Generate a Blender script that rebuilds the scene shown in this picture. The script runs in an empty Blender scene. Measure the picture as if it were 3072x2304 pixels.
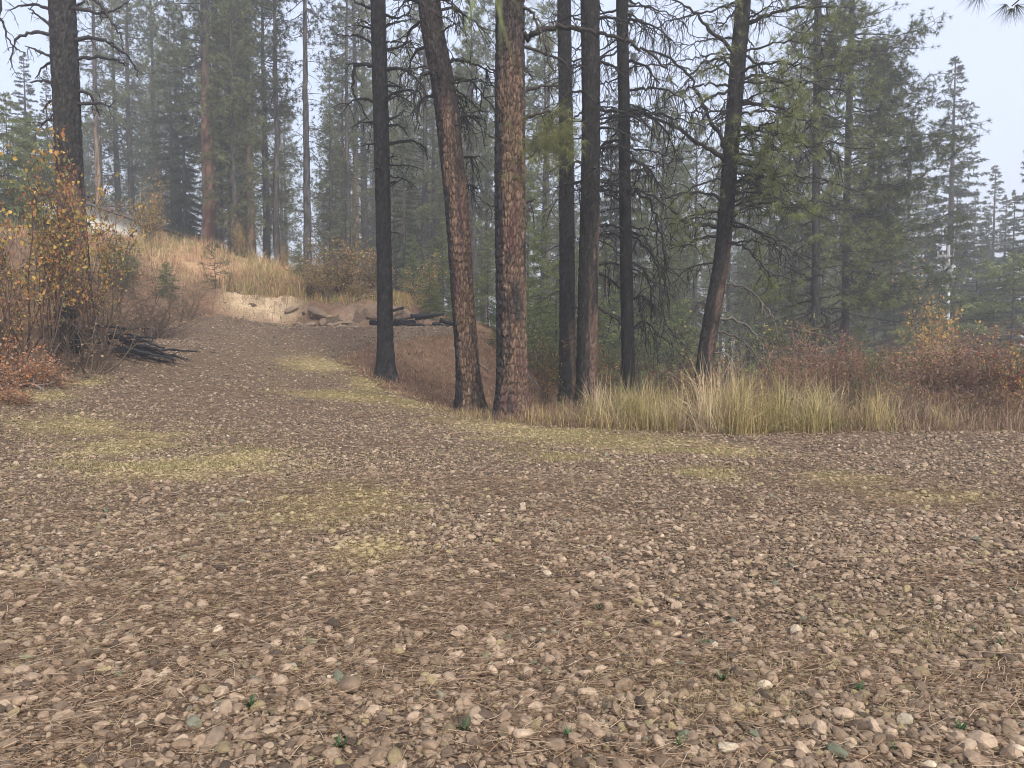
import bpy, math, random
import numpy as np
from mathutils import Vector

# ------------------------------------------------------------------ camera, world, sun, exposure
S = bpy.context.scene
COL = S.collection
F = 773.0                       # focal length in pixels of a 1024 px wide picture
PITCH = math.radians(3.1)       # looking slightly down
EYE = 1.6
cam_d = bpy.data.cameras.new('camera')
cam = bpy.data.objects.new('camera', cam_d); COL.objects.link(cam)
cam_d.sensor_width = 36.0; cam_d.lens = 36.0 * F / 1024.0
cam_d.clip_start = 0.05; cam_d.clip_end = 2000.0
cam.location = (0, 0, EYE); cam.rotation_euler = (math.pi/2 - PITCH, 0, 0)
cam_d.dof.use_dof = True; cam_d.dof.focus_distance = 8.0; cam_d.dof.aperture_fstop = 10.0
S.camera = cam

SUN_EL, SUN_AZ = math.radians(46), math.radians(155)     # behind the camera, to its right
W = bpy.data.worlds.new('World'); S.world = W; W.use_nodes = True
nt = W.node_tree; nt.nodes.clear()
sky = nt.nodes.new('ShaderNodeTexSky'); sky.sky_type = 'NISHITA'; sky.sun_disc = False
sky.sun_elevation = SUN_EL; sky.sun_rotation = SUN_AZ
sky.air_density = 1.0; sky.dust_density = 4.0; sky.ozone_density = 1.0
veil = nt.nodes.new('ShaderNodeMix'); veil.data_type = 'RGBA'   # thin even cloud veil over the blue
veil.inputs[0].default_value = 0.45
veil.inputs[7].default_value = (6.0, 6.35, 7.7, 1)
bg = nt.nodes.new('ShaderNodeBackground'); bg.inputs['Strength'].default_value = 0.12
wo = nt.nodes.new('ShaderNodeOutputWorld')
nt.links.new(sky.outputs[0], veil.inputs[6]); nt.links.new(veil.outputs[2], bg.inputs['Color'])
nt.links.new(bg.outputs[0], wo.inputs['Surface'])

sun_d = bpy.data.lights.new('sun', 'SUN'); sun_d.energy = 2.8; sun_d.angle = math.radians(18)
sun_d.color = (1.0, 0.95, 0.88)
sun = bpy.data.objects.new('sun', sun_d); COL.objects.link(sun)
sdir = Vector((math.sin(SUN_AZ)*math.cos(SUN_EL), math.cos(SUN_AZ)*math.cos(SUN_EL), math.sin(SUN_EL)))
sun.rotation_euler = sdir.to_track_quat('Z', 'Y').to_euler(); sun.location = (0, -20, 40)

S.view_settings.view_transform = 'Standard'; S.view_settings.look = 'None'
S.view_settings.gamma = 1.0; S.view_settings.exposure = 1.0
S.render.engine = 'CYCLES'
S.cycles.max_bounces = 4; S.cycles.diffuse_bounces = 2; S.cycles.glossy_bounces = 1
S.cycles.transmission_bounces = 2; S.cycles.volume_bounces = 0; S.cycles.transparent_max_bounces = 4
S.cycles.use_denoising = True; S.cycles.use_adaptive_sampling = True; S.cycles.adaptive_threshold = .02
S.cycles.filter_width = 1.0
try: S.cycles.denoising_prefilter = 'ACCURATE'
except Exception: pass

rng = np.random.default_rng(7)
random.seed(7)

# ------------------------------------------------------------------ small numeric helpers
def hsh(a, b, s=0.0):
    v = np.sin(np.asarray(a)*127.1 + np.asarray(b)*311.7 + s*74.7) * 43758.5453
    return v - np.floor(v)

def vnoise(x, y, s=0.0):
    xi, yi = np.floor(x), np.floor(y); fx, fy = x-xi, y-yi
    fx = fx*fx*(3-2*fx); fy = fy*fy*(3-2*fy)
    a = hsh(xi, yi, s); b = hsh(xi+1, yi, s); c = hsh(xi, yi+1, s); d = hsh(xi+1, yi+1, s)
    return (a*(1-fx)+b*fx)*(1-fy) + (c*(1-fx)+d*fx)*fy

def fbm(x, y, s=0.0, o=4):
    t, a, n = 0, 0.5, 0
    for i in range(o):
        t = t + a*vnoise(x, y, s+i*3.1); n += a; x = x*2.03; y = y*2.03; a *= 0.5
    return t/n

def sstep(a, b, x):
    t = np.clip((x-a)/(b-a), 0, 1); return t*t*(3-2*t)

def unit(v):
    v = np.asarray(v, float); return v/np.maximum(np.linalg.norm(v, axis=-1, keepdims=True), 1e-9)

CP, SP = math.cos(PITCH), math.sin(PITCH)
def P(px, py, Y):
    """the point at depth Y (metres north of the camera) seen at a pixel of the 1024x768 picture"""
    u, v = (px-512)/F, (384-py)/F
    dy = CP + v*SP; dz = v*CP - SP
    t = Y/dy
    return np.array((u*t, Y, EYE + dz*t))

# ------------------------------------------------------------------ terrain heights (thin plate spline through surveyed points)
CPTS = np.array([
 (0,0,0),(-3,3,0),(3,3,0),(-6,6,0),(6,6,0),(0,8,0),(12,3,0),(-12,3,.1),(10,10,0),(4,11,0),(-4,11,.05),(-8,10,.25),
 (1.6,14,0),(8.8,13.3,0),(3.9,13,0),(-1,16,.1),(-2.9,18.9,.45),(-5,22,1.2),(-6,26,2.05),(-9,26,2.05),(-3,26.2,2.0),
 (-8.6,13,.5),(-9.9,17,.98),(-11,24,1.7),(-7,17,.65),(-7,21,1.25),(-4,15,.15),(-6,14,.3),(-8,23.5,1.72),(-5,24.2,1.7),
 (-10.9,19,1.75),(-11.6,15,1.5),(-12,19,2.3),(-13,12,1.35),(-12,9,.8),(-16,14,3),(-16,20,3.8),(-13,24,2.6),(-14,30,3.9),
 (-18,28,5.2),(-19.5,38,6.55),(-22,38,6.9),(-16.3,42,6.6),(-13.6,45,5.7),(-25,35,7.3),(-25,25,6),(-25,12,4),(-20,5,1),(-30,45,7.4),(-20,50,7.0),
 (-10,45,4.6),(-12,36,5.0),(-4,28,2.1),(-8,28,2.1),(-1.5,27,1.9),(-8,31,2.6),(-4,32,2.6),(-5,38,3.2),(0,36,2.0),(-5,50,3.4),(0,30,1.7),
 (-1.5,24.5,1.35),(-2,22,.85),(-3.3,20,.69),(-0.5,21,.15),(0.6,24,.5),(1,19,-.1),(0,17.5,0.0),(2,28,.6),(2,22,-.2),(4,20,-.4),
 (6,18,-.3),(4,26,-.8),(8,22,-1),(12,18,-.8),(12,26,-2),(5,35,-1.2),(15,35,-3.5),(25,30,-4),(25,15,-1.2),(20,8,0),(30,50,-5),(10,50,-3),
 (0,60,.5),(-20,70,6),(30,75,-5),(-40,70,8),(-40,30,8.5),(0,85,-1),(45,30,-5),(45,8,-1),(-40,0,2),(0,-8,0),(30,-8,0),(-25,-8,.4)], float)
def _k(r2):
    return np.where(r2 > 1e-12, 0.5*r2*np.log(np.maximum(r2, 1e-12)), 0.0)
_n = len(CPTS)
_A = np.zeros((_n+3, _n+3))
_d2 = ((CPTS[:, None, :2]-CPTS[None, :, :2])**2).sum(-1)
_A[:_n, :_n] = _k(_d2) + np.eye(_n)*0.3
_A[:_n, _n] = 1; _A[:_n, _n+1:] = CPTS[:, :2]; _A[_n, :_n] = 1; _A[_n+1:, :_n] = CPTS[:, :2].T
_w = np.linalg.solve(_A, np.concatenate([CPTS[:, 2], np.zeros(3)]))
ROAD = np.array([(-24,-6),(-24,5),(-13,9.6),(-9.2,12.4),(-9.9,17),(-11.0,23),(-11.3,26),(-10.8,28.6),(-4,28.9),(-1.4,28.2),(-1.3,26.4),
 (-2.9,25.2),(-4.5,23),(-4.9,21.6),(-3.6,19.6),(-1.6,16.9),(-.2,15.3),(1.6,14.2),(3.9,13.3),(8.8,13.4),(26,13.8),(26,-6)], float)

def road_sd(x, y):
    """signed distance to the driveway outline, positive inside"""
    x = np.asarray(x, float); y = np.asarray(y, float)
    best = np.full(x.shape, 1e9); inside = np.zeros(x.shape, bool)
    n = len(ROAD)
    for i in range(n):
        ax, ay = ROAD[i]; bx, by = ROAD[(i+1) % n]
        ex, ey = bx-ax, by-ay
        t = np.clip(((x-ax)*ex+(y-ay)*ey)/(ex*ex+ey*ey), 0, 1)
        best = np.minimum(best, (x-ax-t*ex)**2+(y-ay-t*ey)**2)
        c = ((ay > y) != (by > y)) & (x < (bx-ax)*(y-ay)/((by-ay) if abs(by-ay) > 1e-9 else 1e-9)+ax)
        inside ^= c
    d = np.sqrt(best)
    return np.where(inside, d, -d)

def height(x, y):
    x = np.asarray(x, float); y = np.asarray(y, float)
    sh = x.shape; x = x.ravel(); y = y.ravel()
    xc = np.clip(x, -42, 42); yc = np.clip(y, -8, 82)
    out = np.empty(len(x))
    for i in range(0, len(x), 20000):
        a, b = xc[i:i+20000], yc[i:i+20000]
        r2 = (a[:, None]-CPTS[None, :, 0])**2 + (b[:, None]-CPTS[None, :, 1])**2
        out[i:i+20000] = _k(r2) @ _w[:_n] + _w[_n] + _w[_n+1]*a + _w[_n+2]*b
    # cut bank behind the turning place
    m = sstep(-12.2, -11.0, x)*sstep(-2.6, -5.0, x)
    out += m*0.75*sstep(28.7, 29.3, y + 0.5*(fbm(x*1.3, y*1.3, 3)-.5))*sstep(40, 31, y)
    out += sstep(-12.5, -11.2, x)*sstep(-1.5, -3.5, x)*sstep(28.7, 29.0, y)*sstep(32, 30, y)*((fbm(x*2.4, y*2.4, 17, 5)-.5)*.55 + (fbm(x*6, y*6, 18, 3)-.5)*.16)
    sd = road_sd(x, y)
    off = sstep(0.1, 1.2, -sd)
    out += off*((fbm(x*.7, y*.7, 11)-.5)*.30 + (fbm(x*2.2, y*2.2, 12)-.5)*.24)
    out += (1-off)*((fbm(x*.5, y*.5, 13)-.5)*.09 + (fbm(x*1.9, y*1.9, 14, 3)-.5)*.035)
    return out.reshape(sh)

# cached grid for quick look-ups
GX = np.arange(-45, 45.01, .25); GY = np.arange(-8, 85.01, .25)
_gx, _gy = np.meshgrid(GX, GY)
GZ = height(_gx, _gy)
def hz(x, y):
    x = np.asarray(x, float); y = np.asarray(y, float)
    fx = np.clip((x-GX[0])/.25, 0, len(GX)-1.001); fy = np.clip((y-GY[0])/.25, 0, len(GY)-1.001)
    i = fx.astype(int); j = fy.astype(int); fx = fx-i; fy = fy-j
    return (GZ[j, i]*(1-fx)+GZ[j, i+1]*fx)*(1-fy) + (GZ[j+1, i]*(1-fx)+GZ[j+1, i+1]*fx)*fy
def ground_at(px, py, y0=2.0, y1=80.0):
    """where the sight line through a pixel meets the terrain"""
    Y = np.arange(y0, y1, .05)
    a = P(px, py, 1.0)
    X = a[0]*Y; Z = EYE + (a[2]-EYE)*Y
    k = np.argmax(Z <= hz(X, Y))
    return np.array((X[k], Y[k], float(hz(X[k], Y[k]))))

# ------------------------------------------------------------------ mesh buffer
class MB:
    def __init__(s): s.v, s.f, s.c, s.m, s.n = [], [], [], [], 0
    def add(s, v, f, c=(1, 1, 1), mat=0):
        v = np.asarray(v, np.float32).reshape(-1, 3); f = np.asarray(f, np.int64).reshape(-1, 3)
        c = np.asarray(c, np.float32)
        if c.ndim == 1: c = np.broadcast_to(c, (len(v), 3))
        s.v.append(v); s.f.append(f+s.n); s.c.append(c); s.m.append(np.full(len(f), mat, np.int32)); s.n += len(v)
    def mesh(s, name, mats, smooth=False, origin=None):
        v = np.concatenate(s.v); f = np.concatenate(s.f); c = np.concatenate(s.c); m = np.concatenate(s.m)
        if origin is not None: v = v - np.asarray(origin, np.float32)
        me = bpy.data.meshes.new(name)
        me.vertices.add(len(v)); me.vertices.foreach_set('co', v.astype(np.float32).ravel())
        me.loops.add(len(f)*3); me.loops.foreach_set('vertex_index', f.astype(np.int32).ravel())
        me.polygons.add(len(f)); me.polygons.foreach_set('loop_start', np.arange(0, len(f)*3, 3, dtype=np.int32))
        try: me.polygons.foreach_set('loop_total', np.full(len(f), 3, np.int32))
        except Exception: pass
        me.polygons.foreach_set('material_index', m)
        me.polygons.foreach_set('use_smooth', np.full(len(f), bool(smooth)))
        at = me.color_attributes.new('Col', 'FLOAT_COLOR', 'POINT')
        at.data.foreach_set('color', np.concatenate([c, np.ones((len(c), 1), np.float32)], 1).astype(np.float32).ravel())
        for k in (mats if isinstance(mats, (list, tuple)) else [mats]): me.materials.append(k)
        me.update(calc_edges=True)
        return me

def obj(name, me, parent=None, loc=None):
    o = bpy.data.objects.new(name, me); COL.objects.link(o)
    if parent is not None: o.parent = parent
    if loc is not None: o.location = tuple(float(a) for a in loc)
    return o
def tag(o, label, cat=None, group=None, kind=None):
    o['label'] = label
    if cat: o['category'] = cat
    if group: o['group'] = group
    if kind: o['kind'] = kind
    return o
def thing(name, loc, label, cat, group=None):
    o = bpy.data.objects.new(name, None); COL.objects.link(o); o.empty_display_size = .2
    o.location = tuple(float(a) for a in loc)
    return tag(o, label, cat, group)
def clone(root, loc, rotz, scale, label, group=None):
    r = root.copy(); COL.objects.link(r); r.location = tuple(float(a) for a in loc)
    r.rotation_euler = (0, 0, rotz); r.scale = scale if hasattr(scale, '__len__') else (scale,)*3
    r['label'] = label
    if group: r['group'] = group
    for ch in root.children:
        c = ch.copy(); COL.objects.link(c); c.parent = r
    return r

def tube(mb, pts, rad, k=5, col=(1, 1, 1), mat=0, cap=True):
    pts = np.asarray(pts, float); n = len(pts); rad = np.broadcast_to(np.asarray(rad, float), (n,))
    t = unit(np.gradient(pts, axis=0))
    ref = np.where(np.abs(t[:, 2:3]) > .9, np.array([[1., 0, 0]]), np.array([[0., 0, 1]]))
    a = unit(np.cross(ref, t)); b = np.cross(t, a)
    th = np.arange(k)*2*math.pi/k
    v = pts[:, None, :] + rad[:, None, None]*(np.cos(th)[None, :, None]*a[:, None, :] + np.sin(th)[None, :, None]*b[:, None, :])
    i = np.arange(n-1)[:, None]*k; j = np.arange(k)[None, :]; j2 = (j+1) % k
    q = np.stack([i+j, i+j2, i+k+j2, i+k+j], -1).reshape(-1, 4)
    f = np.concatenate([q[:, [0, 1, 2]], q[:, [0, 2, 3]]])
    v = v.reshape(-1, 3)
    if cap and rad[-1] > .004:
        e = len(v); v = np.concatenate([v, pts[-1:], pts[:1]]); l = (n-1)*k
        f = np.concatenate([f, [[l+x, l+(x+1) % k, e] for x in range(k)], [[(x+1) % k, x, e+1] for x in range(k)]])
    if np.ndim(col) == 2: col = np.repeat(np.asarray(col), k, 0); col = np.concatenate([col, col[-1:], col[:1]])[:len(v)]
    mb.add(v, f, col, mat)

def catmull(p, m=6):
    p = np.asarray(p, float)
    if len(p) == 2:
        t = np.linspace(0, 1, m+1)[:, None]; return p[0]*(1-t)+p[1]*t
    q = np.concatenate([2*p[:1]-p[1:2], p, 2*p[-1:]-p[-2:-1]])
    out = []
    for i in range(len(p)-1):
        a, b, c, d = q[i:i+4]
        for t in np.arange(m)/m:
            out.append(.5*((2*b)+(c-a)*t+(2*a-5*b+4*c-d)*t*t+(3*b-a-3*c+d)*t**3))
    out.append(p[-1]); return np.array(out)

def needles(mb, cen, dirs, n, length, width, cols, spread=1.0, mat=0, r=rng):
    """pompoms of thin needle triangles at the given centres"""
    cen = np.asarray(cen, float); dirs = unit(dirs); m = len(cen)
    if m == 0: return
    c = np.repeat(cen, n, 0); d = np.repeat(dirs, n, 0)
    rd = unit(r.normal(size=(m*n, 3)))
    nd = unit(d*(1.0/spread)*.7 + rd)
    L = length*r.uniform(.7, 1.1, (m*n, 1))
    side = unit(np.cross(nd, unit(r.normal(size=(m*n, 3)))))*width*.5
    st = c + nd*L*.06
    tip = c + nd*L + np.array([0, 0, -1.0])*L*.08
    v = np.stack([st-side, st+side, tip], 1).reshape(-1, 3)
    f = np.arange(len(v)).reshape(-1, 3)
    cc = np.repeat(np.repeat(np.asarray(cols, float), n, 0), 3, 0)
    cc = cc*np.repeat(r.uniform(.75, 1.25, (m*n, 1)), 3, 0)
    mb.add(v, f, cc, mat)

# ------------------------------------------------------------------ materials
def new_mat(name):
    m = bpy.data.materials.new(name); m.use_nodes = True
    t = m.node_tree; t.nodes.clear()
    return m, t, t.nodes.new('ShaderNodeOutputMaterial')
def N(t, typ, **kw):
    n = t.nodes.new(typ)
    for k, v in kw.items(): setattr(n, k, v)
    return n
def coord(t, which='Object'): return N(t, 'ShaderNodeTexCoord').outputs[which]
def noise(t, vec, scale, detail=4, rough=.6):
    n = N(t, 'ShaderNodeTexNoise'); n.inputs['Scale'].default_value = scale; n.inputs['Detail'].default_value = detail
    n.inputs['Roughness'].default_value = rough
    t.links.new(vec, n.inputs['Vector']); return n.outputs['Fac']
def ramp(t, fac, stops):
    n = N(t, 'ShaderNodeValToRGB'); t.links.new(fac, n.inputs[0])
    e = n.color_ramp.elements
    while len(e) < len(stops): e.new(.5)
    for el, (p, c) in zip(e, stops):
        el.position = p; el.color = (*c, 1) if len(c) == 3 else c
    return n.outputs[0]
def mixc(t, a, b, fac=.5, mode='MIX'):
    n = N(t, 'ShaderNodeMix', data_type='RGBA', blend_type=mode)
    for s, v in ((n.inputs[0], fac), (n.inputs[6], a), (n.inputs[7], b)):
        if hasattr(v, 'is_linked') or hasattr(v, 'links'): t.links.new(v, s)
        else: s.default_value = v if not hasattr(v, '__len__') else (*v, 1)[:4]
    return n.outputs[2]
def math_(t, op, a, b=0.0, c=None):
    n = N(t, 'ShaderNodeMath', operation=op)
    for s, v in zip(n.inputs, (a, b, c)):
        if v is None: continue
        if hasattr(v, 'links'): t.links.new(v, s)
        else: s.default_value = v
    return n.outputs[0]
def bsdf(t, out, col, rough=.9, spec=.2, bump=None, bstr=.5, bdist=.02):
    b = N(t, 'ShaderNodeBsdfPrincipled')
    if hasattr(col, 'links'): t.links.new(col, b.inputs['Base Color'])
    else: b.inputs['Base Color'].default_value = (*col, 1)
    b.inputs['Roughness'].default_value = rough; b.inputs['Specular IOR Level'].default_value = spec
    if bump is not None:
        n = N(t, 'ShaderNodeBump'); n.inputs['Strength'].default_value = bstr; n.inputs['Distance'].default_value = bdist
        t.links.new(bump, n.inputs['Height']); t.links.new(n.outputs[0], b.inputs['Normal'])
    t.links.new(b.outputs[0], out.inputs['Surface']); return b
def vcol(t): return N(t, 'ShaderNodeVertexColor', layer_name='Col').outputs['Color']

def mat_bark():
    m, t, o = new_mat('bark'); c = coord(t)
    mp = N(t, 'ShaderNodeMapping'); mp.inputs['Scale'].default_value = (1, 1, .35); t.links.new(c, mp.inputs['Vector'])
    a = noise(t, mp.outputs[0], 26, 5, .7); b = noise(t, mp.outputs[0], 90, 3, .7)
    f = ramp(t, a, [(.3, (.72,)*3), (.7, (1.28,)*3)])
    col = mixc(t, vcol(t), f, 1.0, 'MULTIPLY')
    h = math_(t, 'ADD', a, math_(t, 'MULTIPLY', b, .5))
    bsdf(t, o, col, .95, .05, h, 1.0, .03); return m
def mat_plain(name, rough=.9, var=.4, scale=20, bump=True):
    m, t, o = new_mat(name); c = coord(t); a = noise(t, c, scale, 4)
    f = ramp(t, a, [(.3, (1-var,)*3), (.7, (1+var,)*3)])
    bsdf(t, o, mixc(t, vcol(t), f, 1.0, 'MULTIPLY'), rough, .1, a if bump else None, .5, .01); return m
def mat_leaf(name, trans=.3, gain=1.0):
    m, t, o = new_mat(name)
    col = vcol(t)
    d = N(t, 'ShaderNodeBsdfDiffuse'); t.links.new(col, d.inputs['Color'])
    tr = N(t, 'ShaderNodeBsdfTranslucent'); t.links.new(col, tr.inputs['Color'])
    mx = N(t, 'ShaderNodeMixShader'); mx.inputs[0].default_value = trans
    t.links.new(d.outputs[0], mx.inputs[1]); t.links.new(tr.outputs[0], mx.inputs[2])
    t.links.new(mx.outputs[0], o.inputs['Surface']); return m

# mossy, yellowed patches on the gravel (in metres on the ground): centre pixel, half sizes
MOSS_PX = [(70,428,70,9),(130,447,42,16),(185,471,85,13),(235,462,40,9),(338,508,62,19),(372,556,38,16),(320,366,38,7),(352,398,58,5),
 (428,406,40,7),(500,425,46,9),(560,437,60,9),(640,446,70,8),(720,452,40,6),(712,477,30,7),(925,501,60,7),(845,482,40,6),(560,460,22,4),
 (40,398,34,8),(85,385,20,5),(372,385,20,8),(720,705,70,38),(900,640,70,14)]
MOSS = []
for (mx_, my_, hw_, hh_) in MOSS_PX:
    c_ = ground_at(mx_, my_); e_ = ground_at(mx_+hw_, my_); u_ = ground_at(mx_, my_-hh_); d_ = ground_at(mx_, my_+hh_)
    MOSS.append((c_[0], c_[1], abs(e_[0]-c_[0])*1.5, max(.16, (u_[1]-d_[1])/2)*1.5, .6 if my_ > 600 else 1.05))

def moss_group():
    g = bpy.data.node_groups.new('moss_mask', 'ShaderNodeTree')
    g.interface.new_socket('Mask', in_out='OUTPUT', socket_type='NodeSocketFloat')
    go = g.nodes.new('NodeGroupOutput'); pos = g.nodes.new('ShaderNodeNewGeometry').outputs['Position']
    sp = g.nodes.new('ShaderNodeSeparateXYZ'); g.links.new(pos, sp.inputs[0])
    tot = None
    for (cx, cy, rx, ry, amp) in MOSS:
        ax = math_(g, 'MULTIPLY', math_(g, 'SUBTRACT', sp.outputs[0], cx), 1/rx)
        ay = math_(g, 'MULTIPLY', math_(g, 'SUBTRACT', sp.outputs[1], cy), 1/ry)
        r = math_(g, 'ADD', math_(g, 'MULTIPLY', ax, ax), math_(g, 'MULTIPLY', ay, ay))
        v = math_(g, 'MULTIPLY', math_(g, 'EXPONENT', math_(g, 'MULTIPLY', r, -.9)), amp)
        tot = v if tot is None else math_(g, 'MAXIMUM', tot, v)
    mpn = g.nodes.new('ShaderNodeMapping'); mpn.inputs['Scale'].default_value = (.55, 1.5, 1); g.links.new(pos, mpn.inputs['Vector']); npos = mpn.outputs[0]
    nz = math_(g, 'ADD', math_(g, 'MULTIPLY', noise(g, npos, 1.7, 6, .8), .65), math_(g, 'MULTIPLY', noise(g, pos, 15, 3, .7), .35))
    m = math_(g, 'ADD', tot, math_(g, 'MULTIPLY', math_(g, 'SUBTRACT', nz, .52), 3.0))
    mr = g.nodes.new('ShaderNodeMapRange'); mr.interpolation_type = 'SMOOTHSTEP'
    mr.inputs[1].default_value = .35; mr.inputs[2].default_value = 1.0
    g.links.new(m, mr.inputs[0]); g.links.new(mr.outputs[0], go.inputs[0])
    return g
MOSSG = moss_group()
def moss(t):
    n = t.nodes.new('ShaderNodeGroup'); n.node_tree = MOSSG; return n.outputs[0]

def mat_driveway():
    m, t, o = new_mat('gravel_bed'); c = coord(t)
    big = noise(t, c, .9, 5, .65); fine = noise(t, c, 38, 5, .75); mid = noise(t, c, 7, 4, .7)
    vo = N(t, 'ShaderNodeTexVoronoi'); vo.inputs['Scale'].default_value = 24; t.links.new(c, vo.inputs['Vector'])
    base = ramp(t, fine, [(.30, (.030, .021, .015)), (.5, (.11, .076, .051)), (.75, (.31, .232, .162))])
    base = mixc(t, base, ramp(t, vo.outputs['Color'], [(.1, (.55,)*3), (.9, (1.5,)*3)]), .7, 'MULTIPLY')
    lit = vcol(t)
    base = mixc(t, base, (.125, .086, .062), math_(t, 'MULTIPLY', lit, .35))
    base = mixc(t, base, (.29, .23, .10), math_(t, 'MULTIPLY', moss(t), .65))
    h = math_(t, 'ADD', fine, math_(t, 'MULTIPLY', vo.outputs['Distance'], -.9))
    bsdf(t, o, base, .95, .1, h, 1.0, .03); return m
def mat_stone():
    m, t, o = new_mat('stone')
    rnd = N(t, 'ShaderNodeObjectInfo').outputs['Random']
    col = ramp(t, rnd, [(0, (.05, .037, .027)), (.15, (.13, .091, .061)), (.35, (.245, .177, .120)), (.55, (.15, .106, .072)), (.75, (.32, .24, .168)),
                        (.90, (.10, .072, .051)), (.965, (.25, .20, .105)), (.98, (.085, .098, .068)), (1, (.46, .37, .27))])
    a = noise(t, coord(t), 3.0, 4, .7)
    col = mixc(t, col, ramp(t, a, [(.3, (.7,)*3), (.7, (1.25,)*3)]), 1.0, 'MULTIPLY')
    col = mixc(t, col, (.31, .255, .12), math_(t, 'MULTIPLY', moss(t), .66))
    bsdf(t, o, col, .88, .25, a, .5, .01); return m
def mat_ground():
    m, t, o = new_mat('ground_cover'); c = coord(t)
    a = noise(t, c, 1.6, 5, .7); b = noise(t, c, 22, 5, .75)
    col = mixc(t, vcol(t), ramp(t, a, [(.3, (.6,)*3), (.7, (1.35,)*3)]), 1.0, 'MULTIPLY')
    col = mixc(t, col, ramp(t, b, [(.3, (.45,)*3), (.7, (1.5,)*3)]), 1.0, 'MULTIPLY')
    bsdf(t, o, col, 1.0, .05, b, 1.0, .05); return m
BARK = mat_bark(); TWIG = mat_plain('twig_bark', .9, .35, 30, False); NEEDLE = mat_leaf('pine_needle', .35); LEAF = mat_leaf('leaf', .35)
BLADE = mat_leaf('grass_blade', .3); STONE = mat_stone(); DRIVE = mat_driveway(); GROUND = mat_ground()
PAINT = mat_plain('wall_paint', .6, .06, 4, False); ROOFM = mat_plain('roof_sheet', .6, .2, 6, True); METAL = mat_plain('galvanised_metal', .45, .12, 8, False)
CHAR = mat_plain('charred_wood', .8, .5, 18, True)

# ------------------------------------------------------------------ the ground and the driveway
def grid_mesh(xs, ys, zf, colf, name, mat, keep=None):
    gx, gy = np.meshgrid(xs, ys); z = zf(gx, gy); nx = len(xs)
    v = np.stack([gx, gy, z], -1).reshape(-1, 3)
    i, j = np.meshgrid(np.arange(nx-1), np.arange(len(ys)-1)); a = (j*nx+i).ravel()
    q = np.stack([a, a+1, a+nx+1, a+nx], 1)
    if keep is not None:
        k = keep(gx, gy).ravel(); q = q[k[q].any(1)]
        used = np.unique(q); mp = np.full(len(v), -1); mp[used] = np.arange(len(used)); v = v[used]; q = mp[q]
        c = colf(gx, gy).reshape(-1, 3)[used]
    else: c = colf(gx, gy).reshape(-1, 3)
    mb = MB(); mb.add(v, np.concatenate([q[:, [0, 1, 2]], q[:, [0, 2, 3]]]), c)
    return mb.mesh(name, mat, True)

def ground_col(x, y):
    c = np.zeros(x.shape+(3,)) + np.array((.175, .108, .068))
    def put(mask, col):
        nonlocal c
        c = c*(1-mask[..., None]) + np.array(col)*mask[..., None]
    put(sstep(38, 55, y), (.07, .062, .04))
    put(sstep(2, 8, x)*sstep(13, 17, y), (.085, .062, .042))
    g = sstep(-9, -12.5, x)*sstep(30, 34, y)*sstep(50, 44, y)
    put(np.clip(g, 0, 1), (.34, .225, .125))
    cut = sstep(-11.2, -10.4, x)*sstep(-7.4, -8.6, x)*sstep(28.6, 28.9, y)*sstep(.25, .5, fbm(x*1.5, y*1.5, 15)+.15)*sstep(30.4, 29.6, y)
    put(cut, (.44, .33, .21))
    cut2 = sstep(-7, -6, x)*sstep(-2.4, -3.5, x)*sstep(28.7, 29, y)*sstep(30.4, 29.5, y)*fbm(x*2, y*2, 5)
    put(np.clip(cut2*1.2, 0, 1), (.27, .20, .14))
    org = sstep(-8.6, -10.0, x)*sstep(17, 14, y)
    put(org*sstep(.45, .6, fbm(x*.8, y*.8, 9)), (.28, .125, .055))
    return c
xs = np.concatenate([[-420, -300, -200, -130, -90, -65, -50, -40, -34], np.arange(-30, 26.01, .3), [30, 36, 44, 55, 70, 95, 140, 210, 300, 420]])
ys = np.concatenate([[-120, -60, -25, -10], np.arange(-4, 56.01, .3), [60, 66, 74, 85, 100, 130, 180, 260, 420]])
def ground_z(x, y):
    z = height(x, y); return z - .05*sstep(-.15, .25, road_sd(x, y))
ground = obj('ground', grid_mesh(xs, ys, ground_z, ground_col, 'ground', GROUND)); ground['kind'] = 'structure'
ground['label'] = 'brown needle-littered forest floor rising to a grassy bank'
def litter_mask(x, y):
    """where fallen needles have drifted together on the gravel"""
    return sstep(.50, .63, fbm(x*.55+4, y*.8, 31, 5)*.75 + fbm(x*2.3, y*3.2, 33, 3)*.25)
def drive_z(x, y):
    sd = road_sd(x, y) + (fbm(x*1.2, y*1.2, 21)-.5)*.9
    return height(x, y) + .03 - .16*sstep(.25, -.35, sd)
driveway = obj('driveway', grid_mesh(np.arange(-14.5, 14.6, .16), np.arange(-2, 29.6, .16), drive_z, lambda x, y: np.repeat(litter_mask(x, y)[..., None], 3, -1), 'driveway', DRIVE,
               keep=lambda x, y: road_sd(x, y) > -.5))
driveway['kind'] = 'structure'; driveway['label'] = 'gravel driveway climbing left between the trees'

# ------------------------------------------------------------------ standing pines close to the driveway
def worley(u, v, nu, s):
    ui, vi = np.floor(u), np.floor(v)
    F1 = np.full(u.shape, 9.0); F2 = np.full(u.shape, 9.0); idv = np.zeros(u.shape)
    for du in (-1, 0, 1):
        for dv in (-1, 0, 1):
            cu, cv = ui+du, vi+dv; cw = np.mod(cu, nu)
            jx, jy = hsh(cw, cv, s), hsh(cw, cv, s+5)
            d = np.hypot(cu+.1+.8*jx-u, cv+.1+.8*jy-v)
            n1 = d < F1
            F2 = np.where(n1, F1, np.minimum(F2, d)); idv = np.where(n1, hsh(cw, cv, s+9), idv); F1 = np.where(n1, d, F1)
    return F1, F2, idv

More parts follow.
